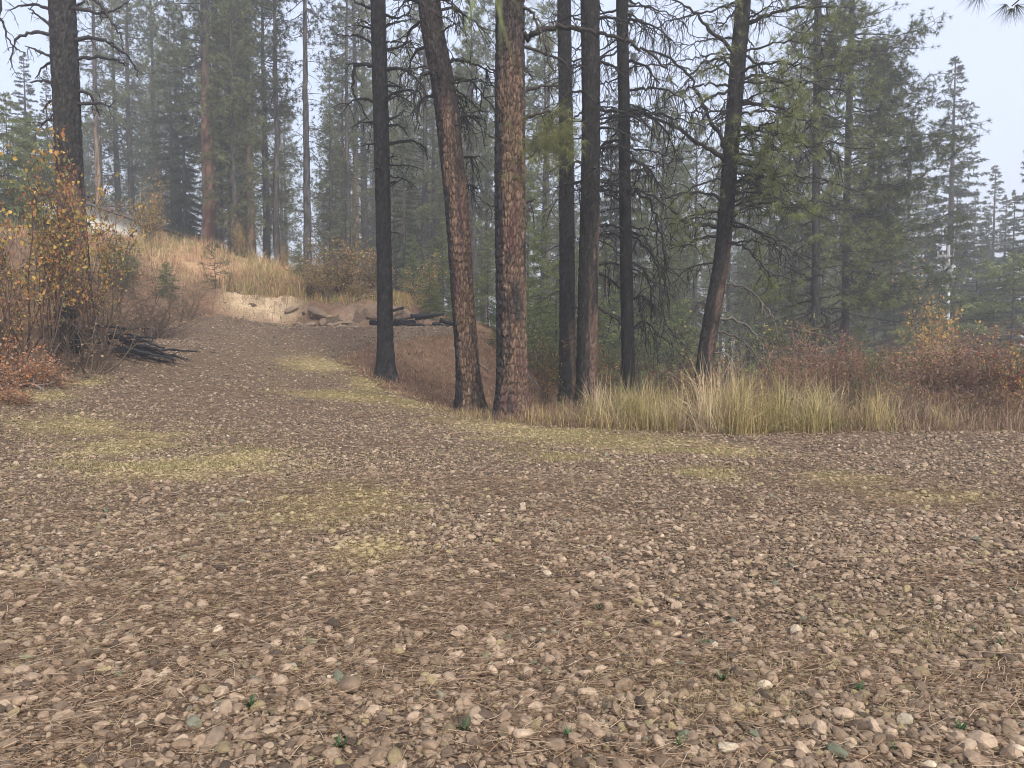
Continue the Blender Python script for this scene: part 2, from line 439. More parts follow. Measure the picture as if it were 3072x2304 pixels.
def trunk_mesh(path, r0, r1, segs, step, h_vis, cell, depth, colf, seed, flare=.7):
    """bark-plated trunk along a smooth path; cell = plate width, height in metres"""
    p = catmull(path, 12)
    L = np.concatenate([[0], np.cumsum(np.linalg.norm(np.diff(p, axis=0), axis=1))])
    hs = np.concatenate([np.arange(0, min(h_vis, L[-1]), step), np.linspace(min(h_vis, L[-1]), L[-1], 14)])
    ctr = np.stack([np.interp(hs, L, p[:, k]) for k in range(3)], 1)
    r = r0 + (r1-r0)*(hs/L[-1])**.9
    r = r*(1+flare*np.exp(-np.maximum(hs-.35, 0)/.34))
    th = np.arange(segs)*2*math.pi/segs
    T, Hh = np.meshgrid(th, hs)
    nu = max(5, round(2*math.pi*r0/cell[0]))
    warp = (fbm(T*3+seed, Hh*2.2, seed)-.5)*.9
    F1, F2, idv = worley(T/(2*math.pi)*nu + warp, Hh/cell[1] + warp*.6, nu, seed)
    plate = sstep(.03, .22, F2-F1)
    Fb1, Fb2, ib = worley(T/(2*math.pi)*nu*2, Hh/cell[1]*3.4, nu*2, seed+3)
    plate2 = sstep(.02, .2, Fb2-Fb1)*(.45+.55*ib); idv = np.clip(.6*idv + .55*ib - .08, 0, 1)
    disp = depth*(plate*(.6+.6*idv) + .3*plate2 - .5) + .035*r[:, None]*np.sin(T*2+seed+Hh*.7) + .02*r[:, None]*np.sin(T*5+seed*2)*np.exp(-Hh/1.2)*3
    R = r[:, None] + disp
    v = ctr[:, None, :] + np.stack([R*np.cos(T), R*np.sin(T), (hsh(T, Hh, seed)-.5)*.01], -1)
    k = segs; n = len(hs)
    i = np.arange(n-1)[:, None]*k; j = np.arange(k)[None, :]; j2 = (j+1) % k
    q = np.stack([i+j, i+j2, i+k+j2, i+k+j], -1).reshape(-1, 4)
    col = colf(T, Hh, plate, plate2, idv)
    mb = MB(); mb.add(v.reshape(-1, 3), np.concatenate([q[:, [0, 1, 2]], q[:, [0, 2, 3]]]), col.reshape(-1, 3))
    return mb, ctr, r, hs

def dark_col(seed, base=(.050, .047, .045), tan=0.0, tan_h=(0, 0), tan_side=0.0):
    def f(T, H, p, p2, i):
        c = np.array(base)*(.45+1.25*i[..., None])*(.55+.45*p2[..., None])
        if tan:
            m = sstep(.48, .60, fbm(T*1.5+seed, H*.9, seed)+.25*np.cos(T-tan_side)-.05)*sstep(tan_h[0]-.3, tan_h[0]+.3, H)*sstep(tan_h[1]+.4, tan_h[1]-.4, H)*tan
            c = c*(1-m[..., None]) + (np.array((.19, .12, .092))*(.5+.9*i[..., None]))*m[..., None]
        crack = (1-p)[..., None]*.7
        return c*(1-crack) + np.array((.012, .011, .011))*crack
    return f
def cinnamon_col(seed, dark_from, patch=None):
    def f(T, H, p, p2, i):
        c = np.array((.168, .114, .080))*(.40+1.05*i[..., None])*(.75+.3*p2[..., None])
        red = sstep(.50, .72, fbm(T*2+3, H*1.3, seed+2))[..., None]*.6
        c = c*(1-red) + np.array((.105, .052, .055))*red*(.7+.5*i[..., None])
        m = sstep(-.02, .16, -np.cos(T-.08) - .60 + (fbm(T*2+seed, H*1.1, seed)-.5)*.9)       # blackened west side
        m = np.maximum(m, sstep(dark_from, dark_from+1.6, H + (fbm(T*2+8, H*.9, seed+4)-.5)*3.4)*.93)
        m = np.maximum(m, sstep(.60, .68, fbm(T*2.2+5, H*1.5, seed+11))*.8)
        if patch: m = np.maximum(m, sstep(patch[0]-.12, patch[0]+.1, H)*sstep(patch[1]+.12, patch[1]-.1, H)*sstep(.35, -.1, np.cos(T-.2)-.55)*(.25+.75*sstep(.4, .55, fbm(T*3, H*3, seed+7))))
        c = c*(1-m[..., None]) + np.array((.040, .036, .037))*(.4+1.2*i[..., None])*m[..., None]
        crack = (1-p)[..., None]*.85
        return c*(1-crack) + np.array((.028, .019, .015))*crack
    return f

def limb(pts, r0, r1, col, twigs=6, tl=.5, droop=.6, r=rng, k=6, sub=True, needle=None):
    """one dead or living limb with side twigs; returns buffer and twig tips"""
    mb = MB(); p = catmull(pts, 6)
    L = np.linalg.norm(np.diff(p, axis=0), axis=1).sum()
    p[1:-1] += r.normal(size=p[1:-1].shape)*L*.010
    rr = np.linspace(r0, r1, len(p))*r.uniform(.85, 1.2, len(p))
    tube(mb, p, rr, k, np.array(col)*r.uniform(.7, 1.3))
    tips = [(p[-1], unit(p[-1]-p[-2]))]
    for _ in range(twigs):
        t = r.uniform(.12, 1)**.8; i = min(int(t*(len(p)-1)), len(p)-2); b = p[i]
        d = unit(unit(p[i+1]-p[i])*.5 + r.normal(size=3)*.75 + np.array((0, 0, -droop*r.uniform(.1, 1.2))))
        l = tl*r.uniform(.35, 1.15); m = 5
        q = [b]
        for s in range(m):
            d = unit(d + r.normal(size=3)*.22 + np.array((0, 0, -droop*.16))); q.append(q[-1]+d*l/m)
        q = np.array(q); tr = min(r0*.42, .013)*r.uniform(.7, 1.2)
        tube(mb, q, np.linspace(tr, tr*.35, m+1), 3, np.array(col)*r.uniform(.6, 1.2), cap=False)
        tips.append((q[-1], d))
        if sub:
            for _ in range(r.integers(1, 4)):
                j = r.integers(1, m); d2 = unit(d + r.normal(size=3)*.8 + np.array((0, 0, -droop*.5))); l2 = l*r.uniform(.2, .55)
                q2 = np.array([q[j], q[j]+d2*l2*.5+r.normal(size=3)*l2*.06, q[j]+d2*l2+np.array((0, 0, -.1*l2))])
                tube(mb, q2, [tr*.55, tr*.4, tr*.22], 3, np.array(col)*r.uniform(.6, 1.2), cap=False)
                tips.append((q2[-1], d2))
    return mb, tips

# a crown shared by the tall pines (it stands above the picture)
def live_crown(seed, H, spread, nb, tuft_n, wid, nlen, col, start=0.0, tw=5):
    r = np.random.default_rng(seed); mb = MB(); cen, dr, cc = [], [], []
    for b in range(nb):
        t = r.uniform(0, 1); z = start*H + (1-start)*H*t; a = r.uniform(0, 2*math.pi)
        l = spread*(.35+.65*math.sqrt(max(0, math.sin(math.pi*min(1, (.25+.75*t))))))*(1-.55*t)*r.uniform(.6, 1.15)
        el = math.radians(-12+42*t+r.uniform(-12, 12)); d = np.array((math.cos(a)*math.cos(el), math.sin(a)*math.cos(el), math.sin(el)))
        q = [np.array((0, 0, z))]
        for s in range(5):
            d = unit(d+r.normal(size=3)*.1+np.array((0, 0, .05))); q.append(q[-1]+d*l/5)
        q = np.array(q); tube(mb, q, np.linspace(.018+.012*l, .006, 6), 3, (.06, .055, .05), 1, cap=False)
        for s in range(tw):
            i = r.integers(2, 6); d2 = unit(d+r.normal(size=3)*.6); l2 = l*r.uniform(.12, .3)
            e = q[i]+d2*l2
            tube(mb, np.array([q[i], e]), [.008, .005], 3, (.06, .055, .05), 1, cap=False)
            g = np.array(col)*r.uniform(.7, 1.35)
            for m in (1.0, .6): cen.append(q[i]+d2*l2*m); dr.append(d2); cc.append(g)
        cen.append(q[-1]); dr.append(d); cc.append(np.array(col)*r.uniform(.8, 1.3))
    needles(mb, cen, dr, tuft_n, nlen, wid, cc, 1.0, 0, r)
    return mb
GREEN = (.070, .085, .042)
high_crown = live_crown(5, 9.0, 2.6, 46, 16, .012, .2, GREEN).mesh('high_crown', [NEEDLE, TWIG])

def hero(name, label, d, way, r0, r1, segs, step, cell, depth, colf, seed, top=21.0, crown=True, group='tall pines beside the gravel'):
    """way: trunk centre line in picture pixels from the ground up, at depth d; grows on to its full height above"""
    pts = [P(x, y, d) for (x, y) in way]
    base = np.array((pts[0][0], d, float(hz(pts[0][0], d))))
    up = unit(pts[-1]-pts[-2]); up = unit(up + np.array((0, 0, 1.2)))
    low = pts[0] + unit(pts[0]-pts[1])*(max(0, (pts[0][2]-base[2])/max(.2, unit(pts[1]-pts[0])[2])) + .35)
    full = [low] + pts + [pts[-1]+up*(top-pts[-1][2])*f for f in (.4, 1.0)]
    e = thing(name, base, label, 'tree', group)
    hv = pts[-1][2]-base[2]+.8
    mb, ctr, r, hs = trunk_mesh(full, r0, r1, segs, step, hv, cell, depth, colf, seed)
    obj('trunk', mb.mesh('trunk', BARK, True, base), e)
    if crown:
        c = obj('crown', high_crown, e); c.location = tuple(full[-1]-base-np.array((0, 0, 8.2))); c.rotation_euler = (0, 0, seed*1.3)
    e['_d'] = d
    return dict(o=e, base=base, ctr=ctr, r=r, hs=hs, d=d, seed=seed)

def limb_px(h, px, r0, r1, col=(.045, .042, .040), twigs=7, tl=.5, droop=.6, spread=.8, nm='branch', mats=None):
    """a limb that leaves the trunk and runs through the given picture pixels, swinging towards or away from the viewer"""
    r = np.random.default_rng(int(h['seed']*100 + px[0][0]*7 + px[0][1]*13) & 0xffff)
    dy = r.uniform(-spread, spread); n = len(px)
    pts = [P(x, y, h['d'] + dy*(i/(n-1))**1.2) for i, (x, y) in enumerate(px)]
    i = np.argmin(np.abs(h['ctr'][:, 2]-pts[0][2])); pts[0] = pts[0]*.45 + h['ctr'][i]*.55
    mb, tips = limb(pts, r0*1.35, r1*1.3, np.array(col)*.7, twigs, tl, droop, r)
    obj(nm, mb.mesh(nm, TWIG, True, h['base']), h['o'])
    return tips

def rand_limbs(h, n, z0, z1, length, r0, col=(.042, .040, .038), twigs=8, tl=.5, droop=.6, el=(-15, 25), az=None, curve=-.12):
    r = np.random.default_rng(int(h['seed']*31+n)); tips = []
    for _ in range(n):
        z = r.uniform(z0, z1); i = np.argmin(np.abs(h['ctr'][:, 2]-z)); a = r.uniform(0, 2*math.pi) if az is None else math.radians(r.uniform(*az))
        e = math.radians(r.uniform(*el)); d = np.array((math.cos(a)*math.cos(e), math.sin(a)*math.cos(e), math.sin(e)))
        l = length*r.uniform(.35, 1.1); q = [h['ctr'][i]+d*h['r'][i]*.5]
        for s in range(4):
            d = unit(d+r.normal(size=3)*.13+np.array((0, 0, curve))); q.append(q[-1]+d*l/4)
        rr = r0*(.6+.4*l/length)*1.25
        mb, tp = limb(q, rr, rr*.3, np.array(col)*.75, max(2, int(twigs*l/length)), tl, droop, r)
        obj('branch', mb.mesh('branch', TWIG, True, h['base']), h['o']); tips += tp
    return tips

def add_crown(h, tips, n, nlen, wid, col, keep=1.0, seed=3):
    r = np.random.default_rng(seed); mb = MB()
    t = [x for x in tips if r.uniform() < keep]
    if not t: return
    cols = np.array(col)[None]*r.uniform(.65, 1.5, (len(t), 1))
    needles(mb, [a for a, _ in t], [b for _, b in t], n, nlen, wid, cols, 1.0, 0, r)
    obj('crown', mb.mesh('crown', NEEDLE, False, h['base']), h['o'])

# --- big dark pine on the left bank
T0 = hero('pine_tree', 'thick dark pine on the left bank with arching bare branches', 19.0, [(80, 338), (76, 280), (70, 180), (66, 90), (62, 0)], .33, .2, 64, .05,
          (.065, .17), .032, dark_col(1, (.046, .043, .041), .95, (.3, 4.2), -1.2), 1)
for pl in ([(52,12),(33,6),(5,10)], [(53,30),(42,18),(28,8)], [(52,37),(31,32),(14,44),(10,70)], [(54,60),(40,52),(25,46)], [(54,61),(45,65),(35,79)],
           [(56,84),(43,81),(29,82)], [(57,100),(49,102),(43,113)], [(76,41),(98,38),(118,49),(134,65),(140,80)], [(77,60),(97,57),(115,60),(127,66)],
           [(80,90),(90,95),(100,117)], [(81,105),(98,103),(112,107)], [(75,10),(82,3),(88,-8)], [(74,-6),(93,0),(110,18),(120,35),(123,50)],
           [(50,-15),(10,-12),(1,15),(13,45),(26,53)], [(74,8),(98,12),(114,10),(130,0)], [(56,122),(48,120),(40,128)]):
    limb_px(T0, pl, .036, .008, (.05, .046, .05), 6, .42, .5, .9)
# --- slim dark pine beside the bend
T1 = hero('pine_tree', 'slim charcoal-barked pine with short bare branches standing at the bend', 20.0, [(386, 376), (384, 250), (381, 120), (378, 0)], .20, .15, 40, .06,
          (.05, .14), .020, dark_col(2, (.036, .034, .034)), 2)
for pl in ([(386,29),(393,23),(411,20)], [(386,70),(399,69),(412,75),(425,90)], [(387,100),(395,93),(411,91),(421,93)], [(387,122),(397,116),(404,110)],
           [(388,126),(399,125),(407,134)], [(389,145),(405,141),(417,143),(425,149),(427,160)], [(375,70),(365,64),(346,64)], [(374,47),(360,36),(345,36)],
           [(374,104),(366,99),(354,100),(345,107)], [(374,124),(358,121)], [(373,29),(358,25)], [(373,66),(355,66),(353,89),(357,101),(369,120)], [(373,10),(354,2)],
           [(387,85),(396,86),(402,88)], [(388,160),(394,156)], [(375,143),(367,144)], [(388,185),(394,182),(400,181)], [(387,50),(397,48),(412,40)], [(386,14),(398,18),(410,12)]):
    limb_px(T1, pl, .034, .010, (.032, .030, .030), 7, .5, .75, .8)
rand_limbs(T1, 14, 4.0, 9.5, 1.2, .022, (.032, .03, .03), 7, .5, .7)
# --- leaning cinnamon pine
T2 = hero('pine_tree', 'leaning pine with cinnamon bark, blackened along one edge', 16.6, [(471, 412), (463, 300), (456, 200), (444, 90), (429, 0)], .245, .19, 110, .028,
          (.058, .17), .030, cinnamon_col(3, 5.4), 3)
for pl in ([(447,64),(458,60),(471,63),(484,68),(496,75)], [(440,11),(453,9),(468,18)], [(448,82),(460,79),(472,81),(478,89),(486,100)], [(454,119),(471,116),(486,121)],
           [(459,158),(468,157),(480,157)], [(424,20),(412,28),(404,45)], [(428,45),(415,52),(408,72)], [(432,70),(420,78),(414,100),(418,130)], [(424,5),(408,0),(398,10)],
           [(436,95),(424,98),(418,112)], [(462,188),(470,185),(478,190)]):
    limb_px(T2, pl, .034, .008, (.036, .033, .032), 12, .7, 1.0, .9)
rand_limbs(T2, 16, 6.0, 9.6, 1.6, .024, (.036, .033, .032), 9, .8, 1.1)
# --- stout cinnamon pine
T3 = hero('pine_tree', 'stout upright pine with tan plated bark and a black scorch band', 15.4, [(512, 420), (511, 300), (510, 200), (510, 100), (510, 0)], .295, .225, 128, .026,
          (.060, .18), .032, cinnamon_col(4, 6.0, (2.35, 3.1)), 4)
for pl, rr in (([(523,40),(533,34),(551,30),(575,30),(599,34),(623,40),(641,48),(667,68)], .045), ([(522,95),(541,86),(562,87)], .03), ([(523,121),(533,115),(548,111),(562,113)], .035),
           ([(523,75),(529,66)], .03), ([(512,11),(525,8),(536,20),(542,35),(554,71)], .03), ([(541,47),(557,58),(568,69),(569,81)], .02), ([(498,72),(492,70),(486,64)], .02),
           ([(496,140),(490,136),(484,131)], .015), ([(522,160),(530,157),(540,146)], .022), ([(522,215),(528,211),(532,208)], .02), ([(523,241),(528,244),(529,252)], .02),
           ([(522,205),(530,201),(536,199)], .022), ([(497,207),(491,206),(487,203)], .018)):
    t_ = limb_px(T3, pl, rr, rr*.35, (.06, .052, .046), 9 if rr > .025 else 2, .55, .8, .7)
    if pl[0] == (523, 121): add_crown(T3, t_ + [(a + rng.normal(size=3)*.2 + np.array((.1, 0, -.35)), b + np.array((0, 0, -1.2))) for a, b in t_*5], 34, .24, .006, (.16, .17, .072), 1.0, 8)
# --- dark trio and the thin one
T4 = hero('pine_tree', 'straight dark pine behind its thicker twin, ivy-flecked near the ground', 21.0, [(567, 397), (567, 250), (566, 120), (564, 0)], .205, .15, 36, .06, (.05, .15), .022,
          dark_col(5, (.030, .028, .027), .5, (.5, 2.6), 0.0), 5)
T5 = hero('pine_tree', 'dark thick pine with furrowed bark standing third in the central row', 17.4, [(586, 412), (588, 300), (590, 200), (591, 100), (590, 0)], .215, .17, 56, .05, (.05, .15), .026,
          dark_col(6, (.032, .030, .028), .6, (.6, 5.0), .1), 6)
T6 = hero('pine_tree', 'thin black pine trunk hung with drooping bare twigs', 17.6, [(629, 414), (627, 300), (625, 200), (624, 100), (622, 0)], .14, .10, 32, .06, (.045, .13), .016,
          dark_col(7, (.022, .021, .021)), 7)
for pl in ([(597,226),(611,225),(628,232),(646,249),(664,275),(668,310)], [(592,238),(608,234),(624,237)], [(596,265),(608,263),(621,265),(639,277)], [(597,270),(611,279),(624,293)],
           [(597,304),(611,315),(622,325),(631,335)], [(597,130),(612,128),(630,136)], [(598,110),(615,111),(636,118),(655,130)], [(598,190),(606,186),(622,186),(640,190)],
           [(598,60),(612,66),(625,78)], [(582,163),(574,162),(567,164)], [(583,180),(570,184),(555,188)], [(580,90),(570,92),(560,100)], [(598,20),(615,18),(634,26)], [(598,150),(612,146),(628,150),(640,165)]):
    limb_px(T5, pl, .030, .009, (.036, .034, .033), 13, .75, 1.1, .9)
for pl in ([(630,112),(645,114),(665,130),(680,160)], [(630,60),(645,66),(660,84)], [(632,190),(648,200),(660,225),(666,260),(668,300)], [(631,160),(646,166),(660,186)],
           [(632,230),(645,240),(656,262),(662,300),(664,335)], [(632,262),(642,268),(650,285),(652,318)], [(618,140),(606,142),(598,150)], [(631,20),(650,24),(672,40)],
           [(631,330),(642,322),(652,326),(656,336)], [(632,300),(642,296),(654,306)], [(631,90),(650,88),(672,92),(690,108)]):
    limb_px(T6, pl, .027, .008, (.030, .028, .028), 20, .85, 1.35, .8)
rand_limbs(T4, 18, 2.5, 9.8, 1.1, .016, (.04, .037, .035), 6, .45, .6)
rand_limbs(T5, 22, 3.5, 9.4, 1.7, .019, (.036, .034, .033), 10, .6, .9)
rand_limbs(T6, 32, 3.2, 9.6, 2.2, .020, (.030, .029, .028), 14, .8, 1.2, (-20, 15))
# --- curved pine with living boughs
T7 = hero('pine_tree', 'curved dark pine rising from tall yellow grass with green needle tufts', 19.0, [(700, 408), (708, 340), (722, 255), (731, 150), (738, 60), (743, 0)], .20, .14, 40, .05, (.05, .15), .022,
          dark_col(8, (.036, .033, .031), .5, (.5, 5.5), 0.2), 8)
tp7 = []
for pl, rr, live in (([(718,318),(734,320),(750,329),(764,350),(770,365)], .03, 0), ([(723,331),(739,338),(753,352),(762,366)], .026, 0), ([(716,352),(728,355),(737,373)], .02, 0),
           ([(723,283),(742,286),(760,300),(774,320),(778,341)], .025, 0), ([(723,163),(702,145),(669,125),(633,112),(610,112)], .045, 0), ([(715,226),(687,221),(660,201),(633,188)], .04, 1),
           ([(720,150),(709,116),(693,83),(669,58),(640,47)], .04, 0), ([(734,54),(714,33),(693,11),(669,-3)], .04, 0), ([(745,27),(769,14),(796,9),(832,7)], .04, 1),
           ([(741,103),(769,105),(796,114),(814,125)], .035, 1), ([(738,213),(760,203),(787,204),(812,210)], .03, 1), ([(720,200),(700,192),(680,194),(662,200)], .03, 1),
           ([(712,262),(690,268),(672,284)], .02, 0), ([(722,240),(742,246),(760,262),(772,284)], .026, 1), ([(728,180),(752,182),(772,196)], .026, 1), ([(718,236),(700,238),(684,246),(668,244)], .026, 1),
           ([(735,80),(760,76),(785,84),(805,100)], .03, 1), ([(730,130),(756,134),(778,150)], .026, 1), ([(722,212),(702,212),(690,222)], .022, 1), ([(738,60),(720,58),(700,66),(684,86)], .03, 0),
           ([(735,90),(712,96),(694,112),(682,140)], .028, 0), ([(716,300),(700,302),(690,318)], .016, 0), ([(708,365),(722,366),(732,380)], .016, 0)):
    t_ = limb_px(T7, pl, rr, rr*.3, (.17, .15, .135) if pl[0][1] > 280 else (.042, .038, .036), 16, .75, .9 if not live else .3, 1.1)
    if live: tp7 += t_
tp7 += rand_limbs(T7, 12, 4.6, 9.8, 2.0, .024, (.042, .038, .036), 14, .7, .2, (-10, 20))
rand_limbs(T7, 34, 3.6, 9.8, 2.6, .024, (.040, .037, .036), 15, .8, 1.1, (-15, 25))
tp7 += rand_limbs(T7, 16, 4.2, 9.8, 2.6, .026, (.042, .038, .036), 16, .7, .15, (-8, 22), (-70, 70))
add_crown(T7, tp7, 36, .21, .009, (.175, .195, .080), .62, 9)

# ------------------------------------------------------------------ two taller pines to the right, with boughs reaching right
def tall_right(name, label, d, way, r0, seed, nb, spread, az, green, zlo, keep, upward):
    h = hero(name, label, d, way, r0, r0*.6, 24, .12, (.08, .18), .015, dark_col(seed, (.05, .047, .045), .4, (.2, 3), 0.), seed)
    r = np.random.default_rng(seed); tips = []
    for b in range(nb):
        z = zlo + (14.5-zlo)*((b+r.uniform())/nb); i = np.argmin(np.abs(h['ctr'][:, 2]-z))
        a = math.radians(r.uniform(*az)) if r.uniform() < .62 else r.uniform(0, 6.28)
        e = math.radians(r.uniform(-14, 10)); d_ = np.array((math.cos(a)*math.cos(e), math.sin(a)*math.cos(e), math.sin(e)))
        l = spread*r.uniform(.55, 1.1)*(1.0 if z < 11 else .75); q = [h['ctr'][i]]
        for s in range(5):
            d_ = unit(d_+r.normal(size=3)*.08+np.array((0, 0, upward if s > 1 else -.05))); q.append(q[-1]+d_*l/5)
        mb, tp = limb(q, .034, .007, (.045, .041, .039), 26, .75, .25, r)
        obj('branch', mb.mesh('branch', TWIG, True, h['base']), h['o'])
        tips += [(p_, dd) for p_, dd in tp if p_[2] > zlo+.4]
    rand_limbs(h, 14, .6, zlo+1, 1.8, .022, (.04, .037, .036), 14, .8, 1.0, (-35, 5))
    rand_limbs(h, 22, zlo, 13.5, 2.4, .026, (.034, .032, .031), 14, .8, 1.0, (-25, 20))
    add_crown(h, tips, 24, .22, .018, green, keep, seed)
    return h
T8 = tall_right('pine_tree', 'tall pine right of the curved one with cone-dotted green boughs', 29.0, [(816, 352), (816, 230), (817, 110), (818, 0)], .17, 18, 46, 3.0, (-60, 60), (.150, .170, .072), 2.4, .55, .07)
T9 = tall_right('pine_tree', 'tall pine with long feathery boughs sweeping up toward the open sky', 32.0, [(845, 368), (846, 240), (849, 120), (852, 0)], .165, 19, 74, 4.4, (-35, 40), (.105, .122, .062), 2.6, .72, .13)

# ------------------------------------------------------------------ the forest behind
def pine_proto(seed, H, r0, start, spread, nb, bark, green, dead=18, tuft=15, tilt=0.0, nlen=.29, wid=.034, tw=7):
    r = np.random.default_rng(seed)
    n = 70; zz = np.linspace(-.5, H, n)
    path = np.stack([np.cumsum(r.normal(size=n))*.012, np.cumsum(r.normal(size=n))*.012, zz], 1); path -= path[0]*np.array((1, 1, 0))
    tb = MB(); rad = r0*(1-.9*np.clip(zz/H, 0, 1)**1.1)
    hot = sstep(.5*H, .25*H, zz)[:, None]
    cols = np.array(bark)[None]*hot + np.array((.07, .062, .056))[None]*(1-hot)
    tube(tb, path, rad*r.uniform(.95, 1.06, n), 14, cols)
    tc = tb.c[0] = np.array(tb.c[0]); tc *= r.uniform(.35, 1.35, (len(tc), 1)); tc[r.uniform(size=len(tc)) < .16] *= .4
    cb = MB(); cen, dr, cc = [], [], []
    at = lambda z: np.array([np.interp(z, zz, path[:, k]) for k in range(3)])
    for b in range(dead):
        z = H*r.uniform(.06, start+.1); a = r.uniform(0, 6.28); l = r.uniform(.3, 1)*spread*.75
        d = np.array((math.cos(a), math.sin(a), r.uniform(-.1, .35))); q = [at(z)]
        for s in range(4): d = unit(d+r.normal(size=3)*.1+np.array((0, 0, -.17))); q.append(q[-1]+d*l/4)
        tube(tb, q, np.linspace(.022, .007, 5), 3, (.055, .05, .047), 0, cap=False)
        for s in range(4):
            i = r.integers(1, 5); e = q[i]+unit(r.normal(size=3)+np.array((0, 0, -.8)))*r.uniform(.15, .5)
            tube(tb, [q[i], e], [.009, .005], 3, (.055, .05, .047), 0, cap=False)
    for b in range(nb):
        t = ((b+r.uniform())/nb)**1.05; z = H*(start+(1-start)*t); a = r.uniform(0, 6.28)
        l = spread*(1-t)**.6*(.55+.45*min(1, t*5))*r.uniform(.55, 1.15)+.25
        el = math.radians(-16+55*t+r.uniform(-12, 12)); d = np.array((math.cos(a)*math.cos(el), math.sin(a)*math.cos(el), math.sin(el)))
        q = [at(z)]
        for s in range(5): d = unit(d+r.normal(size=3)*.1+np.array((0, 0, .07 if s > 1 else -.03))); q.append(q[-1]+d*l/5)
        q = np.array(q); tube(cb, q, np.linspace(.016+.01*l, .006, 6), 3, (.06, .054, .05), 1, cap=False)
        g0 = np.array(green)*r.uniform(.7, 1.3)
        for s in range(tw + int(l*3)):
            i = r.integers(2, 6); d2 = unit(d*.8+r.normal(size=3)*.6); l2 = .12+l*r.uniform(.05, .28); e = q[i]+d2*l2
            tube(cb, [q[i], e], [.008, .005], 3, (.06, .054, .05), 1, cap=False)
            cen.append(e); dr.append(d2); cc.append(g0*r.uniform(.8, 1.25))
        cen.append(q[-1]); dr.append(d); cc.append(g0)
    needles(cb, cen, dr, tuft, nlen, wid, cc, 1.0, 0, r)
    return tb.mesh('trunk', BARK, True), cb.mesh('crown', [NEEDLE, TWIG]), H

def fir_proto(seed, H, r0, start, spread, nb, green, droop=.0, wid=.05, nlen=.17, dens=5, power=.8, twig_step=.16):
    r = np.random.default_rng(seed); zz = np.linspace(-.4, H, 10)
    tb = MB(); tube(tb, np.stack([0*zz, 0*zz, zz], 1), r0*(1-.93*np.clip(zz/H, 0, 1)), 8, (.075, .066, .06))
    cb = MB(); cen, dr, cc = [], [], []
    for b in range(nb):
        t = (b+r.uniform())/nb; t = t**1.15; z = H*(start+(1-start)*t)*.995; a = r.uniform(0, 6.28)
        l = spread*(1-t)**power*r.uniform(.7, 1.12)+.06
        el = math.radians(-14+30*t+r.uniform(-9, 9)-droop*20); d = np.array((math.cos(a)*math.cos(el), math.sin(a)*math.cos(el), math.sin(el)))
        q = [np.array((0, 0, z))]
        for s in range(5): d = unit(d+r.normal(size=3)*.05+np.array((0, 0, .10 if s > 2 else -.05))); q.append(q[-1]+d*l/5)
        q = np.array(q); tube(cb, q, np.linspace(.006+.008*l, .003, 6), 3, (.06, .054, .05), 1, cap=False)
        m = max(2, int(l/twig_step)); g0 = np.array(green)*r.uniform(.65, 1.3)
        side = unit(np.cross(d, (0, 0, 1)))
        for s in range(m):
            u = (s+r.uniform(.2, 1))/m; u = .12+.88*u; b0 = np.array([np.interp(u*5, range(6), q[:, k]) for k in range(3)])
            for sg in (-1, 1):
                d2 = unit(d*.75+side*sg*r.uniform(.5, 1.1)+np.array((0, 0, r.uniform(-.45, .12)))); l2 = (.10+.34*l*(1-u*.75))*r.uniform(.4, .9); l2 = min(l2, .75)
                k = max(2, int(l2/.085))
                for j in range(k): cen.append(b0+d2*l2*(j+1)/k); dr.append(d2); cc.append(g0*r.uniform(.75, 1.3))
        cen.append(q[-1]); dr.append(d); cc.append(g0*1.15)
    needles(cb, cen, dr, dens, nlen, wid, cc, .75, 0, r)
    return tb.mesh('trunk', TWIG, True), cb.mesh('crown', [NEEDLE, TWIG]), H

RED = (.175, .10, .078); GREY = (.085, .076, .07); TAN = (.21, .15, .11)
PG = (.125, .142, .075)
PROTO = {
 'pine_red': pine_proto(101, 24, .34, .30, 2.8, 110, RED, PG, 30),
 'pine_tan': pine_proto(102, 22, .24, .34, 2.4, 90, TAN, (.155, .170, .080), 26),
 'pine_grey': pine_proto(103, 23, .25, .27, 2.6, 110, GREY, (.112, .127, .072), 34),
 'pine_full': pine_proto(104, 21, .26, .15, 2.9, 140, GREY, (.145, .162, .078), 20),
 'pine_slim': pine_proto(105, 21, .19, .44, 1.8, 60, GREY, (.085, .098, .058), 44, tw=4),
 'pine_bare': pine_proto(106, 20, .22, .66, 2.2, 36, (.075, .068, .066), (.06, .07, .05), 90, tw=4),
 'fir_tall': fir_proto(111, 20, .25, .06, 2.7, 240, (.070, .084, .052)),
 'fir_slim': fir_proto(112, 18, .2, .06, 1.9, 200, (.066, .080, .050)),
 'fir_young': fir_proto(113, 5, .06, .05, 1.35, 110, (.165, .195, .080), wid=.022, nlen=.10, dens=7, twig_step=.1),
 'fir_bushy': fir_proto(114, 4, .06, .03, 1.7, 95, (.165, .190, .078), wid=.024, nlen=.11, dens=7, power=.6, twig_step=.1),
}
_sap = pine_proto(115, 2.4, .025, .08, .55, 22, (.09, .075, .06), (.125, .135, .055), 0, 26, nlen=.16, wid=.008, tw=3)
PROTO['pine_sapling'] = _sap
def plant(kind, px, d, label, H=None, top=None, name='pine_tree', group=None, cat='tree', rz=None, wide=1.0):
    tm, cm, PH = PROTO[kind]
    x = (px-512)/F*d/CP if False else P(px, 342, d)[0]
    z = float(hz(x, d))
    if top is not None: H = float(P(px, top, d)[2]-z)
    s = (H or PH)/PH
    e = thing(name, (x, d, z), label, cat, group)
    e.rotation_euler = (0, 0, rng.uniform(0, 6.28) if rz is None else rz); e.scale = (s*wide, s*wide, s)
    obj('trunk', tm, e); obj('crown', cm, e)
    return e
G1 = 'pines along the crest of the grassy bank'; G2 = 'hazy trees of the far forest'; G3 = 'young firs between the trunks'; G4 = 'conifers on the right'
